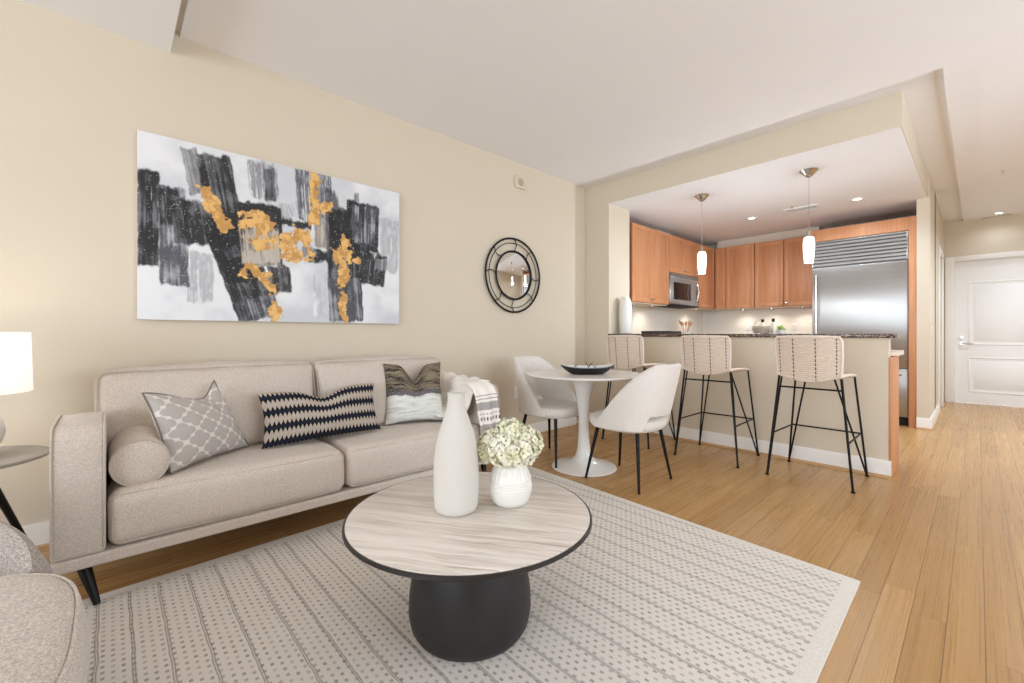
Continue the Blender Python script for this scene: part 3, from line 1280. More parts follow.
# ------------------------------------------------------------------ tulip table, bowl, dining chairs
qx, qy = -2.12, 2.74
tt = thing('tulip_table', 'round white pedestal dining table between the two cream chairs', 'dining table', (qx, qy, 0))
m = MB()
m.lathe((qx, qy, 0), [(0, .715), (.36, .715), (.43, .721), (.453, .729), (.456, .734), (.453, .7395), (.445, .7405), (0, .7405)], 96)
m.done('tabletop', 'tulip', tt)
m = MB()
m.lathe((qx, qy, 0), [(0, .0005), (.25, .0005), (.254, .004), (.25, .010), (.21, .020), (.15, .034), (.10, .052), (.068, .085), (.052, .14), (.044, .22), (.04, .32), (.042, .42), (.052, .52), (.068, .6), (.088, .66), (.11, .71), (.12, .7155), (0, .7155)], 72)
m.done('pedestal', 'tulip', tt)

bwx, bwy, bz = -2.055, 2.70, .7405
ang = math.atan2(.733, .680)
bw = thing('serving_bowl', 'long black boat-shaped bowl on the white round table', 'bowl', (bwx, bwy, bz))


def bowlmesh(sc, z0, mi):
    def fn(a, b_):
        th_ = 2 * PI * a
        rr = b_
        lx = .212 * sc * math.copysign(abs(math.cos(th_)) ** 1.0, math.cos(th_)) * (.55 + .45 * rr) if rr > 0 else 0
        ex, ey = .212 * sc, .115 * sc
        base = .55
        k = base + (1 - base) * rr
        x = ex * k * math.cos(th_)
        y = ey * k * math.sin(th_)
        z = z0 + .052 * rr ** 1.2 + .018 * abs(math.cos(th_)) ** 3 * rr ** 2
        return (bwx + x * math.cos(ang) - y * math.sin(ang), bwy + x * math.sin(ang) + y * math.cos(ang), bz + z)
    return fn


m = MB()
m.grid(bowlmesh(1., 0., 0), 48, 8, closeu=True)
bo = [v for v in m.bm.verts if v.is_boundary and v.co.z < bz + .01]
bmesh.ops.contextual_create(m.bm, geom=bo)
m.done('outer_shell', 'bowl_out', bw)
m = MB()
m.grid(bowlmesh(.955, .006, 0), 48, 8, closeu=True)
bo = [v for v in m.bm.verts if v.is_boundary and v.co.z < bz + .015]
bmesh.ops.contextual_create(m.bm, geom=bo)
m.done('inner_lining', 'bowl_in', bw)


def bpt(a, d, z):
    return Vector((bwx + a * math.cos(ang) - d * math.sin(ang), bwy + a * math.sin(ang) + d * math.cos(ang), bz + z))


for k, (a, d, L, rz) in enumerate(((-.02, .02, .08, .6), (.03, .0, .075, 2.2), (.10, .01, .08, 2.7), (-.13, .0, .06, .2))):
    m = MB()
    p0 = bpt(a, d, .022)
    p1 = bpt(a + L * .5 * math.cos(rz), d, .05)
    p2 = bpt(a + L * math.cos(rz), d + .01, .05 + .045 * abs(math.sin(rz)) + .012)
    m.tube([p0, p1, p2], [.0032, .0026, .0016], 6)
    m.tube([p1, p1 + Vector((.01, .006, .028))], [.002, .0012], 6)
    tag(m.done('twig', 'black'), 'thin dark decorative twig lying in the black boat-shaped bowl', 'twig', 'twigs in the black bowl')

# dining chair, local frame: faces +x, footprint centre at origin
chair = thing('dining_chair', 'cream upholstered dining chair with open low back between sofa and round table', 'chair', (0, 0, 0), 'dining chairs at the round table')
m = MB()


def seatshape(rr, th_, z):
    x, y = sq(th_, 0, 2.7)
    return (.02 + .255 * rr * x, .245 * rr * y, z)


prof = [(0, .375), (.80, .375), (.92, .385), (.98, .405), (1., .43), (.98, .455), (.93, .462), (.82, .468), (.5, .474), (0, .475)]
NS = 56
rings = []
for rr, z in prof:
    rings.append([m.bm.verts.new((.02, 0, z))] if rr == 0 else [m.bm.verts.new(seatshape(rr, 2 * PI * i / NS, z)) for i in range(NS)])
for A, B in zip(rings, rings[1:]):
    for i in range(NS):
        j = (i + 1) % NS
        if len(A) == 1:
            m.bm.faces.new((A[0], B[j], B[i]))
        elif len(B) == 1:
            m.bm.faces.new((A[i], A[j], B[0]))
        else:
            m.bm.faces.new((A[i], A[j], B[j], B[i]))
m.done('seat', 'chair', chair)
m = MB()


def smooth01(x):
    x = max(0., min(1., x))
    return x * x * (3 - 2 * x)


def backshell(a, b_):
    deg = -112 + 224 * a
    th_ = math.radians(deg)
    t = abs(deg)
    xb = -.272 * math.copysign(abs(math.cos(th_)) ** .8, math.cos(th_))
    fr_ = max(0., min(1., (xb + .235) / .335))
    top = .85 - (.85 - .445) * (.75 * fr_ + .25 * smooth01(fr_))
    bot = .40 + .098 * (1 - smooth01((t - 27) / 12))
    bot = min(bot, top - .035)
    TH_ = .042
    # loop around section: outer bottom->top, rounded top, inner top->bottom
    sec = [(0., 0.), (0., .25), (0., .5), (0., .75), (-.004, .97), (-TH_ * .5, 1.0), (-TH_ + .004, .97), (-TH_, .75), (-TH_, .5), (-TH_, .25), (-TH_, 0.)]
    k = b_ * len(sec)
    i = int(k) % len(sec)
    j = (i + 1) % len(sec)
    f = k - int(k)
    off = sec[i][0] * (1 - f) + sec[j][0] * f
    hh = sec[i][1] * (1 - f) + sec[j][1] * f
    z = bot + (top - bot) * hh
    x, y = sq(th_, 0, 2.5)
    hx_, hy_ = .272 + off, .262 + off
    px, py = .02 - hx_ * x, hy_ * y
    lean = max(0, z - .44)
    px -= lean * .27 * max(0, math.cos(th_))
    py *= 1 - lean * .10
    return (px, py, z)


m.grid(backshell, 64, 22)
bmesh.ops.remove_doubles(m.bm, verts=m.bm.verts, dist=.0005)
bmesh.ops.holes_fill(m.bm, edges=[e_ for e_ in m.bm.edges if len(e_.link_faces) == 1], sides=60)
m.done('backrest', 'chair', chair, 60)
for (x, y) in ((.17, .15), (.17, -.15), (-.15, .15), (-.15, -.15)):
    m = MB()
    m.tube([(x, y, .385), (x * 1.36, y * 1.45, 0)], [.014, .0085], 10)
    m.done('leg', 'black', chair)
chair.location = (-2.46, 2.735, 0)
chair.rotation_euler = (0, 0, math.radians(2))
del chair['group']
dup(chair, (-1.715, 2.755, 0), math.radians(180), 'cream upholstered dining chair seen from behind between round table and middle bar stool')

# ------------------------------------------------------------------ bar stools (local: back towards -y, seat opens to +y)
stool = thing('bar_stool', 'cream woven bar stool nearest the left wall, behind the round table', 'bar stool', (0, 0, 0), None)
WB = .193
m = MB()


def backpt(a, z):
    # a in -1..1 across; back leans and curves
    lean = (z - .73) * -.10
    return Vector((a * (WB - .004 + (z - .73) * .02), -.235 + lean - .03 * (1 - a * a), z))


def botz(a):
    return .765 - .045 * (1 - a * a)


rows = 22
for k in range(rows):
    f = k / (rows - 1)
    pts = []
    for i in range(25):
        a = -1 + i / 12
        z = botz(a) + f * (1.022 - botz(a))
        p = backpt(a, z)
        for wi, w in enumerate((-.88, -.42, .28, .88)):
            p.y += (.0055 if (k % 2 == 0) else -.001) * math.exp(-((a - w) / .05) ** 2)
        pts.append(p)
    m.tube(pts, .0068, 6)
m.done('woven_back', 'rope', stool)
m = MB()
for w in (-.88, -.42, .28, .88):
    m.tube([backpt(w, botz(w) + f * (1.022 - botz(w))) + Vector((0, -.0022, 0)) for f in (0, .25, .5, .75, 1)], .0034, 6)
m.done('back_wire', 'cordgap', stool)
m = MB()
loop = [backpt(-1, botz(-1)), backpt(-1.03, .9), backpt(-1.02, 1.0), backpt(-.96, 1.026), backpt(-.5, 1.03), backpt(0, 1.031), backpt(.5, 1.03), backpt(.96, 1.026), backpt(1.02, 1.0), backpt(1.03, .9), backpt(1, botz(1))]
m.tube(loop, .010, 8)
m.done('back_frame', 'rope', stool)
m = MB()
rows = 30


def seatpt(a, g):
    y = -.255 + .46 * g
    dip = .04 * (1 - a * a) * (1 - .55 * g)
    return Vector((a * (.19 - .0 * g), y, .762 - dip - .006 * g - (.015 * max(0, (g - .85) / .15))))


for k in range(rows):
    g = k / (rows - 1)
    m.tube([seatpt(-1 + i / 8, g) for i in range(17)], .0072, 6)
m.tube([seatpt(-1, 0), seatpt(-1.02, .5), seatpt(-1, .97), seatpt(-.9, 1.02), seatpt(0, 1.02), seatpt(.9, 1.02), seatpt(1, .97), seatpt(1.02, .5), seatpt(1, 0)], .011, 8)
m.done('woven_seat', 'rope', stool)
for sg in (-1, 1):
    m = MB()
    m.tube([(sg * .186, -.215, .745), (sg * .256, -.253, .004)], .0078, 8)
    m.tube([(sg * .182, -.175, .735), (sg * .254, -.247, .01)], .0065, 8)
    m.lathe((sg * .256, -.253, 0), [(0, .0), (.013, .0), (.013, .008), (0, .009)], 12)
    m.done('leg', 'black', stool)
    m = MB()
    m.tube([(sg * .188, .19, .735), (sg * .252, .246, .004)], .0072, 8)
    m.tube([(sg * .09, .075, .715), (sg * .2495, .24, .012)], .0065, 8)
    m.lathe((sg * .252, .246, 0), [(0, .0), (.013, .0), (.013, .008), (0, .009)], 12)
    m.done('leg', 'black', stool)
m = MB()
m.tube([(-.193, -.219, .664), (.193, -.219, .664)], .0062, 8)
m.done('stretcher', 'black', stool)
m = MB()
zf = .315
m.tube([(-.227, -.237, zf), (-.219, .2195, zf), (.219, .2195, zf), (.227, -.237, zf)], .0062, 8)
m.done('footrest', 'black', stool)
stool.location = (-2.30, 3.86, 0)
stool.rotation_euler = (0, 0, math.radians(-1))
dup(stool, (-1.54, 3.85, 0), math.radians(1), 'middle cream woven bar stool, just right of the rear-facing dining chair')
dup(stool, (-.812, 3.845, 0), math.radians(-1.), 'cream woven bar stool nearest the open end of the breakfast bar')

# ------------------------------------------------------------------ wall pieces on the left wall
# abstract canvas
M_CANVAS = None


def paint_canvas(parent):
    """the brush strokes of the painting, laid down one after the other on a fine grid of the canvas face"""
    import numpy as np
    NU, NV, W_, H_ = 470, 310, 1.561, 1.03
    rng = np.random.RandomState(11)

    def vnoise(x, y, seed):
        r = np.random.RandomState(int(seed * 97) % 99991)
        T = r.rand(128, 128)
        xi, yi = np.floor(x).astype(int), np.floor(y).astype(int)
        fx, fy = x - xi, y - yi
        fx, fy = fx * fx * (3 - 2 * fx), fy * fy * (3 - 2 * fy)
        a, b, c, d = T[xi % 128, yi % 128], T[(xi + 1) % 128, yi % 128], T[xi % 128, (yi + 1) % 128], T[(xi + 1) % 128, (yi + 1) % 128]
        return (a * (1 - fx) + b * fx) * (1 - fy) + (c * (1 - fx) + d * fx) * fy

    def fbm(x, y, seed, o=4):
        t, k, tot = 0, 1., 0
        for i in range(o):
            t = t + k * vnoise(x * 2 ** i, y * 2 ** i, seed + i * 1.3)
            tot += k
            k *= .55
        return t / tot

    def ss(v, a, b):
        t = np.clip((v - a) / (b - a), 0, 1)
        return t * t * (3 - 2 * t)
    uu, vv = np.meshgrid(np.arange(NU + 1) / NU, np.arange(NV + 1) / NV, indexing='ij')
    X, Y = uu * W_, vv * H_

    def L(c):
        return np.array(lin(c)[:3])
    base = fbm(X * 4, Y * 4, 1)
    C_ = L((204, 207, 212)) + (L((230, 232, 235)) - L((204, 207, 212))) * ss(base, .3, .7)[..., None]
    K, DK, GR, LG, PG, WH = (13, 13, 15), (34, 33, 36), (112, 112, 117), (170, 171, 175), (206, 208, 212), (232, 233, 236)
    BG, GY = (190, 182, 170), (74, 76, 84)
    ST = [  # u0 v0 u1 v1 width dark light cover
        (.94, .80, .94, .37, .11, LG, PG, .5), (.641, .35, .641, .02, .113, LG, WH, .4), (.181, .41, .181, .09, .08, LG, PG, .5), 
        (.385, 1.0, .397, .75, .106, GR, PG, .5), (.409, .97, .418, .74, .04, DK, GR, .6), (.482, .78, .507, .66, .09, LG, PG, .6), (.29, .62, .34, .46, .08, DK, GR, .7),
        (.586, 1.02, .6, .66, .15, GY, LG, .6), (.665, .93, .668, .75, .06, K, GR, .45), (.03, .82, .03, .265, .060, K, GR, .9), (.094, .745, .104, .175, .082, GY, LG, .85), (.085, .735, .09, .50, .06, K, GR, .7),
        (.113, .70, .122, .41, .04, DK, GR, .8), (.142, .69, .166, .415, .112, K, GR, .85), (.14, .985, .175, .70, .05, GR, LG, .7),
        (.218, .975, .275, .46, .112, K, GR, .9), (.25, .60, .285, .50, .10, K, K, .8), (.379, .745, .385, .44, .155, K, DK, .92), (.262, .56, .385, .0, .155, K, GR, .95), (.30, .40, .335, .22, .1, K, K, .75),
        (.355, .16, .385, .0, .15, GY, LG, .6), (.25, .64, .30, .42, .12, K, DK, .8), (.507, .68, .507, .60, .141, K, DK, .9), (.614, .50, .614, .39, .097, K, DK, .9), (.57, .52, .57, .42, .06, GR, LG, .6),
        (.445, .37, .457, .165, .085, K, GR, .85), (.627, .72, .627, .487, .07, (150, 143, 134), BG, .95), (.375, .60, .388, .33, .15, (60, 55, 52), BG, .97), (.375, .59, .386, .34, .14, (196, 186, 172), BG, .45),
        (.714, .81, .736, .0, .157, K, GR, .95), (.72, .33, .736, .0, .15, GY, LG, .62), (.70, .79, .71, .45, .10, K, DK, .88), (.814, .88, .808, .50, .158, K, GY, .93), (.82, .85, .815, .56, .11, GY, LG, .35),
        (.779, .945, .782, .85, .022, GR, LG, .8), (.87, .53, .85, .265, .135, K, GR, .85), (.905, .50, .90, .38, .06, GR, LG, .7),
    ]
    GD, GL = (196, 146, 78), (230, 184, 108)
    GS = [(.192, .765, .222, .64, .055), (.218, .69, .26, .54, .04), (.362, .67, .365, .57, .125), (.41, .62, .41, .48, .06), (.36, .53, .385, .45, .065), (.345, .64, .37, .60, .08),
          (.47, .56, .475, .43, .055), (.535, .60, .53, .53, .08), (.515, .46, .515, .39, .09), (.57, .56, .57, .42, .05), (.505, .53, .50, .45, .055), (.318, .315, .41, .262, .06), (.40, .31, .446, .03, .046),
          (.735, .60, .722, .28, .048), (.722, .36, .714, .015, .036), (.69, .50, .70, .42, .05), (.76, .45, .79, .43, .035), (.589, 1.02, .586, .65, .044), (.60, .765, .67, .785, .05)]
    sd = 3.
    for (u0, v0, u1, v1, w, ca, cb, cv_) in ST + [(*g, GD, GL, -1) for g in GS]:
        sd += 2.37
        x0, y0, x1, y1 = u0 * W_, v0 * H_, u1 * W_, v1 * H_
        dx, dy = X - (x0 + x1) / 2, Y - (y0 + y1) / 2
        ln_ = math.hypot(x1 - x0, y1 - y0)
        tx_, ty_ = (x1 - x0) / ln_, (y1 - y0) / ln_
        ly = dx * tx_ + dy * ty_
        # strokes lean but their ends stay level, as a squeegee leaves them
        lx = dx * -ty_ + dy * tx_
        hw, hh = w * W_ / 2 + .009, ln_ / 2 + .012
        if cv_ < 0:
            n1 = fbm(X * 26 + sd, Y * 26, sd, 4)
            d_ = np.minimum(hw * .82 - np.abs(lx), hh - np.abs(ly)) + (n1 - .53) * .085
            a = ss(d_, .0, .006) * ss(fbm(X * 17, Y * 17, sd + 9, 3), .31, .37)
            tone = ss(fbm(X * 30, Y * 30, sd + 5, 3), .35, .65)
        else:
            e_ = fbm(lx * 30, ly * 22, sd, 4)
            mx = ss(hw - np.abs(lx) - e_ * .016, -.004, .006)
            my_ = ss(hh - np.abs(ly) - e_ * .05, -.006, .014)
            st = fbm(lx * 95 + sd, ly * 3.0, sd + 2, 4)
            bl_ = fbm(lx * 12, ly * 9, sd + 4, 4)
            cov = .55 * st + .45 * bl_
            a = mx * my_ * ss(cov, .70 - cv_ * .5 - .10, .70 - cv_ * .5 + .07) * (.86 + .14 * cv_)
            tone = ss(.5 * st + .5 * bl_, .46, .70)
        col_ = L(ca) + (L(cb) - L(ca)) * tone[..., None]
        C_ = C_ * (1 - a[..., None]) + col_ * a[..., None]
    sp = fbm(X * 160, Y * 160, 77, 2)
    C_ = C_ * (1 - (ss(sp, .80, .86) * .5)[..., None]) + L(WH) * (ss(sp, .80, .86) * .5)[..., None]
    o0 = parent.location
    co = np.stack([np.full_like(X, -3.1035 - o0.x), .102 + X - o0.y, 1.13 + Y - o0.z], -1).reshape(-1, 3)
    idx = np.arange((NU + 1) * (NV + 1)).reshape(NU + 1, NV + 1)
    q = np.stack([idx[:-1, :-1], idx[1:, :-1], idx[1:, 1:], idx[:-1, 1:]], -1).reshape(-1, 4)
    me = bpy.data.meshes.new('painted_face')
    me.vertices.add(len(co))
    me.vertices.foreach_set('co', co.astype(np.float32).ravel())
    me.loops.add(q.size)
    me.loops.foreach_set('vertex_index', q.astype(np.int32).ravel())
    me.polygons.add(len(q))
    me.polygons.foreach_set('loop_start', (np.arange(len(q)) * 4).astype(np.int32))
    me.update(calc_edges=True)
    at = me.color_attributes.new('paint', 'FLOAT_COLOR', 'POINT')
    rgba = np.concatenate([C_.reshape(-1, 3), np.ones((len(co), 1))], 1)
    at.data.foreach_set('color', rgba.astype(np.float32).ravel())
    t = NT('abstract_painting', .55, spec=.25)
    a = t.n('ShaderNodeAttribute', attribute_name='paint')
    nz = t.noise(t.coord(), 260, 3)
    t.col(t.mix(t.m('MULTIPLY', nz, .06), a.outputs['Color'], lin((200, 200, 204))))
    t.bump(nz, .06, .001)
    me.materials.append(t.mat)
    o = bpy.data.objects.new('painted_face', me)
    COL.objects.link(o)
    o.parent = parent
    return o


cv = thing('canvas_painting', 'large abstract canvas in black, white and gold above the sofa', 'painting', (-3.12, .88, 1.13))
paint_canvas(cv)
m = MB()
m.box(-3.136, -3.104, .102, 1.663, 1.13, 2.16, .002)
m.done('stretched_canvas', 'ceramic', cv)

# round mirror
my, mz = 2.912, 1.628
mr = thing('round_mirror', 'round wall mirror in a black open-spoked metal frame', 'mirror', (-3.13, my, mz - .365))


def circ(r, x, n_=64, oy=0, oz=0):
    return [(x, my + oy + r * math.cos(2 * PI * i / n_), mz + oz + r * math.sin(2 * PI * i / n_)) for i in range(n_)]


m = MB()
m.tube(circ(.362, -3.112), .0095, 8, closed=True)
m.done('outer_ring', 'black', mr)
m = MB()
m.tube(circ(.236, -3.108), .0095, 8, closed=True)
m.done('inner_ring', 'black', mr)
m = MB()
m.tube(circ(.318, -3.116, oy=.0), .004, 6, closed=True)
m.done('middle_ring', 'black', mr)
for k in range(8):
    a = 2 * PI * k / 8 + PI / 8 * 0
    m = MB()
    pts = []
    for i in range(7):
        f = i / 6
        rr = .238 + f * .122
        aa = a + .10 * math.sin(f * PI) * (1 if k % 2 else -1)
        pts.append((-3.11, my + rr * math.cos(aa), mz + rr * math.sin(aa)))
    m.tube(pts, .005, 6)
    m.done('spoke', 'black', mr)
m = MB()
m.lathe((-3.122, my, mz), [(0, -.012), (.234, -.012), (.234, .008), (.22, .012), (0, .012)], 64, axis='x')
m.done('mirror_glass', 'mirror', mr, 20)

# sensor box, outlets
sn = thing('wall_sensor', 'small beige square sensor box with round vent high on the left wall', 'sensor', (-3.13, 3.006, 2.515))
MB().box(-3.136, -3.112, 2.935, 3.078, 2.51, 2.625, .006).done('housing', 'wall', sn)
MB().lathe((-3.112, 3.006, 2.568), [(0, .006), (.034, .006), (.04, -.002)], 28, axis='x').done('grille', plain('sensor_grille', (176, 164, 142), .7), sn)


def outlet(name, label, cx_, cy_, cz_, nrm, cat='outlet'):
    o = thing(name, label, cat, (cx_, cy_, cz_ - .057))
    m, m2 = MB(), MB()
    if nrm == 'x':
        m.box(cx_ + .0005, cx_ + .006, cy_ - .036, cy_ + .036, cz_ - .057, cz_ + .057, .003)
        for dz in (-.022, .022):
            m2.box(cx_ + .005, cx_ + .0085, cy_ - .016, cy_ + .016, cz_ + dz - .014, cz_ + dz + .014, .003)
    else:
        m.box(cx_ - .036, cx_ + .036, cy_ - .006, cy_ - .0005, cz_ - .057, cz_ + .057, .003)
        for dz in (-.022, .022):
            m2.box(cx_ - .016, cx_ + .016, cy_ - .0085, cy_ - .005, cz_ + dz - .014, cz_ + dz + .014, .003)
    m.done('cover_plate', 'white', o)
    m2.done('socket' if cat == 'outlet' else 'rocker', 'white', o)
    return o


outlet('wall_outlet', 'white wall outlet low on the left wall behind the dining chair', XL, 2.963, .471, 'x')
outlet('wall_outlet', 'white outlet plate on the backsplash left of the woven basket', -2.47, 7.418, 1.165, 'y')
outlet('wall_outlet', 'white outlet plate on the backsplash close to the refrigerator', -1.85, 7.418, 1.16, 'y')
outlet('light_switch', 'white light switch plate on the hall wall past the refrigerator', -.36, 6.78, 1.09, 'x', 'light switch')

# ------------------------------------------------------------------ kitchen
# bar counter
m = MB()
m.box(-2.868, -.408, 4.15, 4.56, 1.021, 1.052, .004)
tag(m.done('bar_countertop', 'granite'), 'brown granite countertop running along the breakfast bar', 'countertop')
pc_ = thing('base_cabinet', 'cherry base cabinet standing behind the breakfast bar wall', 'cabinet', (-1.5, 4.6, 0))
MB().box(-2.3, -.447, 4.29, 4.60, .1, .88, .002).box(-2.3, -.46, 4.29, 4.55, 0, .1).done('body', 'cherry', pc_)
tag(MB().box(-.4445, -.428, 4.172, 4.605, 0, .88, .002).done('end_panel', 'cherry'), 'upright cherry end panel closing the breakfast bar beside the hall', 'panel')
m = MB()
m.box(-2.3, -.405, 4.286, 4.68, .885, .92, .003)
tag(m.done('kitchen_countertop', plain('cream_stone_counter', (224, 212, 194), .3, 0, .05, 60)), 'cream lower countertop peeking out behind the bar end', 'countertop')
# splash panels
struct(MB().box(-3.209, -3.2, 4.6, 7.43, .93, 1.46).box(-3.2, -1.47, 7.42, 7.429, .93, 1.46).done('wall_backsplash', 'splash'))
# lower runs along the left and back walls
lc = thing('base_cabinet', 'cherry base cabinets along the left kitchen wall, hidden behind the bar', 'cabinet', (-2.9, 5.9, 0))
MB().box(-3.2, -2.62, 4.75, 7.4, .1, .88).box(-3.2, -2.68, 4.75, 7.4, 0, .1).done('body', 'cherry', lc)
MB().box(-3.2, -2.58, 4.72, 7.415, .885, .92, .003).done('worktop', 'granite', lc)
bc = thing('base_cabinet', 'cherry base cabinets along the back kitchen wall, hidden behind the bar', 'cabinet', (-2.0, 7.1, 0))
MB().box(-2.6, -1.49, 6.84, 7.41, .1, .88).box(-2.6, -1.49, 6.9, 7.41, 0, .1).done('body', 'cherry', bc)
MB().box(-2.575, -1.48, 6.80, 7.415, .885, .92, .003).done('worktop', 'granite', bc)


def shaker(m, fx, a0, a1, z0, z1, nrm):
    """flat cabinet front with a thin frame"""
    g = .003
    a0 += g; a1 -= g; z0 += g; z1 -= g
    fr = .055
    t = .02
    def bx(u0, u1, w0, w1, d0, d1):
        if nrm == 'x':
            m.box(fx + d0, fx + d1, u0, u1, w0, w1, .0015)
        else:
            m.box(u0, u1, fx - d1, fx - d0, w0, w1, .0015)
    bx(a0, a0 + fr, z0, z1, 0, t)
    bx(a1 - fr, a1, z0, z1, 0, t)
    bx(a0 + fr, a1 - fr, z0, z0 + fr, 0, t)
    bx(a0 + fr, a1 - fr, z1 - fr, z1, 0, t)
    bx(a0 + fr, a1 - fr, z0 + fr, z1 - fr, 0, t - .007)


def knob(fx, a, z, nrm, parent):
    m = MB()
    if nrm == 'x':
        m.lathe((fx + .018, a, z), [(0, .022), (.01, .02), (.013, .014), (.006, .006), (.005, 0)], 14, axis='x')
    else:
        T = Matrix.Translation((a, fx - .018, z)) @ Matrix.Rotation(PI / 2, 4, 'X')
        m.lathe((0, 0, 0), [(0, .022), (.01, .02), (.013, .014), (.006, .006), (.005, 0)], 14, mat=T)
    m.done('knob', 'chrome', parent)


XF = -2.885
ZB, ZT = 1.448, 2.415


def upper(label, nrm, a0, a1, z0, z1, doors, kn, fx):
    if nrm == 'x':
        o = thing('wall_cabinet', label, 'cabinet', (-3.05, (a0 + a1) / 2, z0))
        MB().box(-3.198, fx - .0005, a0 + .001, a1 - .001, z0, z1).done('body', 'cherry_side', o)
    else:
        o = thing('wall_cabinet', label, 'cabinet', ((a0 + a1) / 2, 7.26, z0))
        MB().box(a0 + .001, a1 - .001, fx + .0005, 7.418, z0, z1).done('body', 'cherry_side', o)
    for i in range(doors):
        b0 = a0 + (a1 - a0) * i / doors
        b1 = a0 + (a1 - a0) * (i + 1) / doors
        m = MB()
        shaker(m, fx, b0, b1, z0, z1, nrm)
        d_ = m.done('door', 'cherry', o, 30)
        if kn:
            side = kn[i]
            kk = (b1 - .03) if side > 0 else (b0 + .03)
            knob(fx, kk, z0 + .05, nrm, d_)
    return o


upper('cherry wall cabinet at the near end of the left kitchen wall', 'x', 4.66, 5.58, ZB, ZT, 2, (1, -1), XF)
upper('short cherry wall cabinet above the microwave', 'x', 5.585, 6.485, 1.90, ZT, 2, (1, -1), XF)
upper('cherry wall cabinet right of the microwave near the kitchen corner', 'x', 6.49, 7.075, ZB, ZT, 1, (-1,), XF)
upper('narrow cherry filler cabinet in the kitchen corner', 'y', -2.86, -2.70, ZB, ZT, 1, None, 7.1)
upper('cherry wall cabinet on the back wall, next to the corner filler', 'y', -2.70, -2.285, ZB, ZT, 1, (1,), 7.1)
upper('cherry wall cabinet in the middle of the back wall', 'y', -2.28, -1.90, ZB, ZT, 1, (1,), 7.1)
upper('cherry wall cabinet on the back wall beside the refrigerator', 'y', -1.895, -1.505, ZB, ZT, 1, (-1,), 7.1)
# light rail under and cream strip over the cabinets
m = MB()
m.box(-3.198, -2.90, 4.66, 5.58, ZB - .012, ZB - .0005).box(-3.198, -2.90, 6.49, 7.09, ZB - .012, ZB - .0005).box(-2.89, -1.50, 7.115, 7.418, ZB - .012, ZB - .0005)
struct(m.done('trim_3', plain('cabinet_underside', (222, 206, 184), .6)))
m = MB()
m.box(-2.87, -1.50, 7.2, 7.42, ZT + .001, HK - .001)
m.box(-3.2, -3.0, 5.5, 5.9, ZT + .001, ZT + .07)
struct(m.done('trim_4', 'wall'))

# microwave
mw = thing('microwave', 'stainless over-range microwave with dark window on the left kitchen wall', 'microwave', (-3.0, 6.03, 1.456))
XM = -2.85
MB().box(-3.198, XM - .03, 5.59, 6.48, 1.462, 1.895, .004).done('body', 'steel', mw)
MB().box(-3.19, XM - .01, 5.595, 6.475, 1.445, 1.4615, .003).done('underside_panel', 'dark', mw)
m = MB()
m.box(XM - .03, XM, 5.59, 6.44, 1.465, 1.845, .008)
dr = m.done('door', 'steel', mw)
m = MB()
m.box(XM - .002, XM + .003, 5.68, 6.20, 1.53, 1.77, .002)
m.done('window', 'glass_dark', dr)
m = MB()
m.tube([(XM, 6.335, 1.51), (XM + .035, 6.34, 1.53), (XM + .05, 6.345, 1.65), (XM + .035, 6.34, 1.77), (XM, 6.335, 1.79)], .011, 10)
m.done('handle', 'chrome', dr)
m = MB()
for k in range(3):
    m.box(XM - .028, XM - .004, 5.6, 6.47, 1.851 + k * .0145, 1.860 + k * .0145, .002)
m.done('vent_louvre', 'steel', mw)
m = MB()
m.box(XM - .002, XM + .002, 6.40, 6.46, 1.52, 1.78, .001)
m.done('control_panel', 'dark', mw)

# refrigerator
FX0, FX1, FY = -1.452, -.535, 6.60
fr = thing('refrigerator', 'built-in stainless refrigerator with louvred grille beside the hall', 'refrigerator', (-.99, 6.95, 0))
MB().box(FX0, FX1, FY + .045, 7.40, .1, 2.215).done('body', 'steel', fr)
m = MB()
m.box(FX0 + .004, FX1 - .004, FY, FY + .045, .66, 1.885, .006)
dr = m.done('door', 'steel', fr)
m = MB()
m.tube([(FX0 + .055, FY - .055, .74), (FX0 + .055, FY - .055, 1.80)], .014, 14)
for z in (.80, 1.74):
    m.tube([(FX0 + .055, FY + .002, z), (FX0 + .055, FY - .055, z)], .008, 10)
m.done('handle', 'chrome', dr)
m = MB()
m.box(FX0 + .004, FX1 - .004, FY, FY + .045, .115, .65, .006)
dr = m.done('freezer_drawer', 'steel', fr)
m = MB()
m.tube([(FX0 + .07, FY - .055, .59), (FX1 - .05, FY - .055, .59)], .014, 14)
for x in (FX0 + .13, FX1 - .11):
    m.tube([(x, FY + .002, .59), (x, FY - .055, .59)], .008, 10)
m.done('handle', 'chrome', dr)
m = MB()
m.box(FX0, FX1, FY + .06, FY + .1, 0, .1)
m.done('toe_grille', 'dark', fr)
m = MB()
m.box(FX0, FX1, FY + .03, FY + .044, 1.895, 2.215)
m.done('grille_recess', plain('grille_shadow', (120, 118, 115), .5), fr)
for k in range(7):
    z = 1.905 + k * .042
    m = MB()
    m.prism([(FY + .028, z + .036), (FY - .002, z + .028), (FY - .002, z + .004), (FY + .004, z), (FY + .028, z + .006)], FX0 + .014, FX1 - .014, 'x')
    m.done('louvre', 'steel', fr)
m = MB()
m.box(FX0, FX0 + .014, FY - .006, FY + .03, 1.895, 2.215, .002).box(FX1 - .014, FX1, FY - .006, FY + .03, 1.895, 2.215, .002)
m.box(FX0 + .014, FX1 - .014, FY - .006, FY + .03, 2.203, 2.215, .002)
m.done('grille_frame', 'steel', fr)
fs = thing('fridge_surround', 'cherry panels framing the top and side of the refrigerator', 'cabinet', (-.99, 6.9, 0))
m = MB()
m.box(FX1 + .004, -.4655, FY - .02, 7.40, 0, 2.37, .002)
m.done('side_panel', 'cherry', fs)
m = MB()
m.box(-1.496, FX0 - .004, FY + .3, 7.40, .93, 2.37, .002)
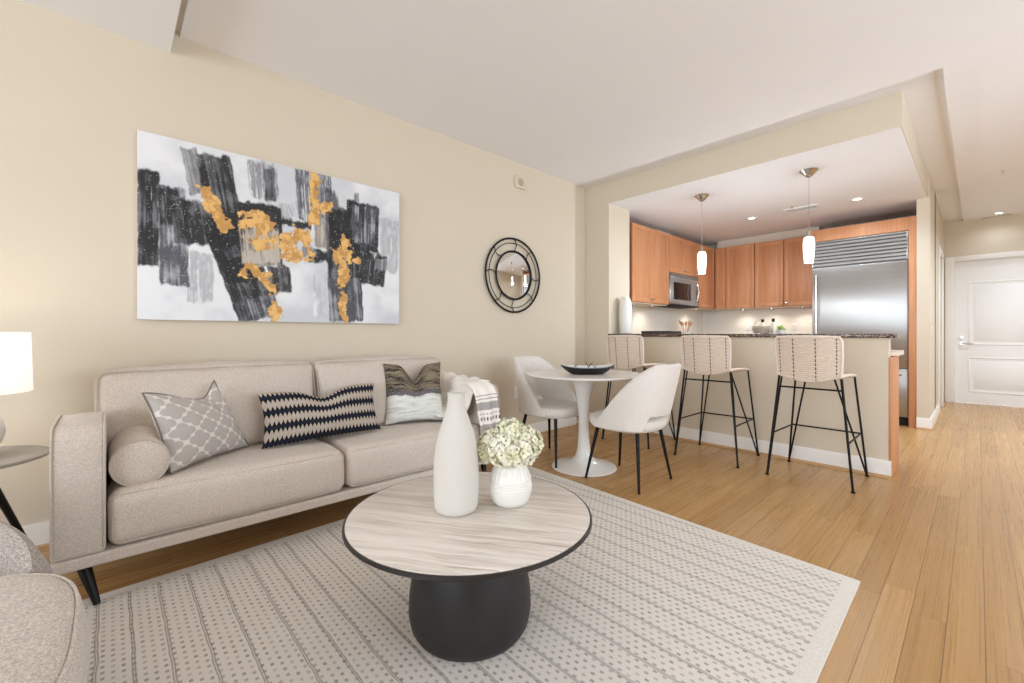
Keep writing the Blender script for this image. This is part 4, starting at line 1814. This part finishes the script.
m.done('side_panel', 'cherry', fs)
m = MB()
m.box(-1.496, FX1 + .003, FY - .02, 7.2, 2.222, 2.37, .002)
m.done('top_panel', 'cherry', fs)

# under-cabinet puck lights
for k, (x, y) in enumerate(((-3.03, 4.95), (-3.03, 5.4), (-3.03, 6.75), (-2.5, 7.24), (-2.1, 7.24), (-1.7, 7.24))):
    pk = thing('puck_light', 'small lit puck light under the kitchen wall cabinets', 'light', (x, y, ZB - .03), 'under-cabinet puck lights')
    MB().lathe((x, y, ZB - .0125), [(.036, 0), (.036, -.014), (.03, -.017), (.028, -.013)], 20).done('ring', 'chrome', pk)
    MB().lathe((x, y, ZB - .0125), [(0, -.008), (.029, -.008)], 20).done('lens', 'lens', pk)
    d_ = bpy.data.lights.new('puck_glow', 'SPOT')
    d_.energy, d_.spot_size, d_.spot_blend, d_.color, d_.shadow_soft_size = 5., math.radians(150), .8, (1, .94, .86), .03
    o = bpy.data.objects.new('puck_glow', d_)
    COL.objects.link(o)
    o.parent = pk
    o.location = (0, 0, .0)

# things on the bar and counters
m = MB()
m.lathe((-2.772, 4.36, 1.052), [(0, 0), (.052, 0), (.062, .006), (.068, .05), (.073, .16), (.073, .28), (.068, .355), (.055, .40), (.043, .418), (.043, .43), (.037, .43), (.036, .415), (.05, .38), (0, .36)], 36)
tag(m.done('tall_vase', 'glaze'), 'tall rounded white ceramic vase on the bar by the wall', 'vase')
tr = thing('serving_tray', 'low dark tray lying on the bar top near the white vase', 'tray', (-2.33, 4.36, 1.052))
m = MB()
m.box(-2.505, -2.157, 4.25, 4.47, 1.0525, 1.062, .003)
for (a, b, c, d_) in ((-2.505, -2.157, 4.25, 4.262), (-2.505, -2.157, 4.458, 4.47), (-2.505, -2.493, 4.262, 4.458), (-2.169, -2.157, 4.262, 4.458)):
    m.box(a, b, c, d_, 1.0615, 1.082, .002)
m.done('tray_body', M['basket'] if False else plain('tray_dark', (52, 44, 40), .5), tr)
bk = thing('woven_basket', 'small grey woven basket on the bar top', 'basket', (-1.36, 4.40, 1.052))
m = MB()
for k in range(6):
    r_ = .050 + .010 * math.sin(k / 5 * PI * .7)
    m.tube([(-1.36 + r_ * 1.15 * math.cos(2 * PI * i / 36), 4.40 + r_ * math.sin(2 * PI * i / 36), 1.0595 + k * .0115 + .0025 * math.sin(i * PI / 2 + k * PI)) for i in range(36)], .0068, 6, closed=True)
m.lathe((-1.36, 4.40, 1.0525), [(0, 0), (.054, 0), (.054, .006), (0, .006)], 30)
m.done('woven_wall', 'basket', bk)
m = MB()
m.tube([(-1.445 + .02, 4.40, 1.10), (-1.41, 4.40, 1.16), (-1.36, 4.40, 1.185)], .004, 6)
m.done('handle', 'basket', bk)
for k, (x, y, hgt) in enumerate(((-1.345, 4.385, .125), (-1.285, 4.48, .14))):
    bo_ = thing('soap_bottle', ['pale dark-capped bottle standing inside the woven basket', 'pale dark-capped bottle standing between the basket and the green plant'][k], 'bottle', (x, y, 1.06 if k == 0 else 1.052))
    zb = 1.06 if k == 0 else 1.0525
    MB().lathe((x, y, zb), [(0, 0), (.02, 0), (.022, .006), (.022, hgt * .6), (.012, hgt * .72), (.010, hgt * .8), (0, hgt * .8)], 18).done('bottle_body', 'bottle', bo_)
    MB().lathe((x, y, zb), [(0, hgt * .78), (.0125, hgt * .78), (.0125, hgt), (0, hgt + .001)], 16).done('cap', 'black', bo_)
pp = thing('potted_plant', 'small bright green leafy plant on the bar top beside the basket', 'plant', (-1.19, 4.36, 1.052))
MB().lathe((-1.19, 4.36, 1.0525), [(0, 0), (.026, 0), (.034, .035), (.031, .036), (.028, .03), (0, .028)], 20).done('pot', 'glaze', pp)
m = MB()
for i in range(46):
    a = random.uniform(0, 2 * PI)
    el = random.uniform(.05, 1.3)
    L = random.uniform(.035, .06)
    dr = Vector((math.cos(a) * math.cos(el), math.sin(a) * math.cos(el), math.sin(el)))
    p0 = Vector((-1.19, 4.36, 1.083)) + Vector((random.uniform(-.012, .012), random.uniform(-.012, .012), 0))
    p1 = p0 + dr * L
    sd_ = dr.cross(Vector((0, 0, 1))).normalized() * .009
    pm = p0 + dr * L * .6 + Vector((0, 0, .006))
    vs = [m.bm.verts.new(q) for q in (p0, pm + sd_, p1 - Vector((0, 0, .006)), pm - sd_)]
    m.bm.faces.new(vs)
m.done('foliage', plain('fresh_leaves', (158, 190, 92), .6, 0, .15, 50), pp, solid=.0008)
ut = thing('utensil_crock', 'white crock of wooden spoons on the left kitchen counter', 'crock', (-2.95, 6.25, .92))
MB().lathe((-2.95, 6.25, .9205), [(0, 0), (.055, 0), (.062, .01), (.062, .15), (.058, .15), (.056, .02), (0, .015)], 28).done('crock_body', 'glaze', ut)
for k in range(5):
    a = k * 1.3
    x1, y1 = -2.95 + .085 * math.cos(a), 6.25 + .085 * math.sin(a)
    m = MB()
    b0 = Vector((-2.95 - .02 * math.cos(a), 6.25 - .02 * math.sin(a), .94))
    b1 = Vector((x1, y1, 1.22 + .02 * (k % 2)))
    m.tube([b0, b0.lerp(b1, .8), b0.lerp(b1, .88), b0.lerp(b1, .96), b1 + (b1 - b0) * .06], [.005, .005, .016, .018, .006], 8)
    tag(m.done('wooden_spoon', 'wood_spoon'), 'wooden spoon standing in the white crock on the left kitchen counter', 'spoon', 'wooden spoons in the crock')

# ------------------------------------------------------------------ lights in the ceiling
for k, (x, y) in enumerate(((-2.025, 4.67), (-1.05, 4.67))):
    pd = thing('pendant_light', ['lit white glass pendant over the left half of the bar', 'lit white glass pendant over the right half of the bar, before the refrigerator'][k], 'pendant lamp', (x, y, 1.70))
    MB().lathe((x, y, HK), [(.072, 0), (.073, -.006), (.066, -.012), (.04, -.04), (.018, -.062), (.008, -.066), (0, -.066)], 32).done('canopy', 'chrome', pd)
    MB().tube([(x, y, HK - .06), (x, y, 1.985)], .0022, 8).done('cable', 'chrome', pd)
    MB().lathe((x, y, 0), [(0, 1.99), (.012, 1.985), (.014, 1.945), (.02, 1.935), (.02, 1.93), (0, 1.93)], 20).done('socket', 'chrome', pd)
    MB().lathe((x, y, 0), [(0, 1.938), (.030, 1.936), (.040, 1.925), (.0455, 1.88), (.045, 1.82), (.040, 1.75), (.034, 1.70), (.030, 1.70), (.036, 1.76), (.0405, 1.82), (.041, 1.88), (.034, 1.92), (0, 1.925)], 32).done('glass_shade', 'glow', pd)
    d_ = bpy.data.lights.new('pendant_glow', 'POINT')
    d_.energy, d_.color, d_.shadow_soft_size = 16., (.88, .97, 1.07), .05
    o = bpy.data.objects.new('pendant_glow', d_)
    COL.objects.link(o)
    o.parent = pd
    o.location = (0, 0, -.06)


def downlight(label, x, y, z, power, hang=.0):
    dl = thing('recessed_downlight', label, 'ceiling light', (x, y, z))
    MB().lathe((x, y, z - .0005), [(.036, -.002), (.04, -.007), (.058, -.005), (.06, 0)], 32).done('trim_ring', 'white', dl)
    MB().lathe((x, y, z - .0005), [(0, -.003), (.038, -.003)], 28).done('lens', 'lens', dl)
    d_ = bpy.data.lights.new('downlight_beam', 'SPOT')
    d_.energy, d_.spot_size, d_.spot_blend, d_.color, d_.shadow_soft_size = power, math.radians(155), .9, (.85, .97, 1.1), .05
    o = bpy.data.objects.new('downlight_beam', d_)
    COL.objects.link(o)
    o.parent = dl
    o.location = (0, 0, -.02)


downlight('lit recessed ceiling light on the left of the kitchen ceiling', -1.98, 6.05, HK, 50)
downlight('lit recessed ceiling light in front of the refrigerator', -.91, 6.05, HK, 46)
downlight('lit recessed ceiling light in the hall before the entry door', .2, 9.2, H, 8)
downlight('added unseen ceiling light brightening the hall, right of the kitchen', .85, 6.4, H, 150)  # added lamp, out of view, to brighten the hall
downlight('added unseen ceiling light brightening the hall, nearer the entry door', .85, 8.1, H, 165)  # second added lamp out of view, lifts the hall floor and door

# ceiling register
vt = thing('ceiling_vent', 'rectangular white ceiling air register in the kitchen ceiling', 'vent', (-1.43, 6.03, HK))
m = MB()
vx0, vx1, vy0, vy1 = -1.60, -1.25, 5.93, 6.13
for (a, b, c, d_) in ((vx0, vx1, vy0, vy0 + .025), (vx0, vx1, vy1 - .025, vy1), (vx0, vx0 + .025, vy0 + .025, vy1 - .025), (vx1 - .025, vx1, vy0 + .025, vy1 - .025)):
    m.box(a, b, c, d_, HK - .012, HK - .0005, .002)
m.done('frame', 'white', vt)
MB().box(vx0 + .025, vx1 - .025, vy0 + .025, vy1 - .025, HK - .003, HK - .0008).done('backing', 'dark', vt)
for k in range(7):
    y = vy0 + .034 + k * .021
    MB().prism([(y, HK - .010), (y + .002, HK - .0115), (y + .0085, HK - .0045), (y + .0065, HK - .003)], vx0 + .024, vx1 - .024, 'x').done('slat', 'white', vt)
# sprinklers
for k, (x, y, z, lb) in enumerate(((-1.47, 5.80, HK, 'small sprinkler head in the kitchen ceiling by the air register'), (.18, 6.84, H, 'small sprinkler head in the hall ceiling'))):
    sp = thing('sprinkler_head', lb, 'sprinkler', (x, y, z))
    MB().lathe((x, y, z - .0005), [(0, -.006), (.028, -.004), (.032, 0)], 24).done('escutcheon', 'white', sp)
    m = MB()
    m.tube([(x, y, z - .004), (x, y, z - .03)], .006, 8)
    m.lathe((x, y, z - .03), [(0, 0), (.016, 0), (.016, -.003), (0, -.004)], 16)
    m.done('deflector', 'chrome', sp)
# hall ceiling slot vent
sv = thing('slot_vent', 'thin slot vent at the hall ceiling above the entry door', 'vent', (.2, 9.42, H))
MB().box(0.02, .34, 9.39, 9.43, H - .006, H - .0005, .001).done('frame', 'white', sv)
MB().box(.03, .33, 9.40, 9.42, H - .0075, H - .0055).done('slot', 'dark', sv)
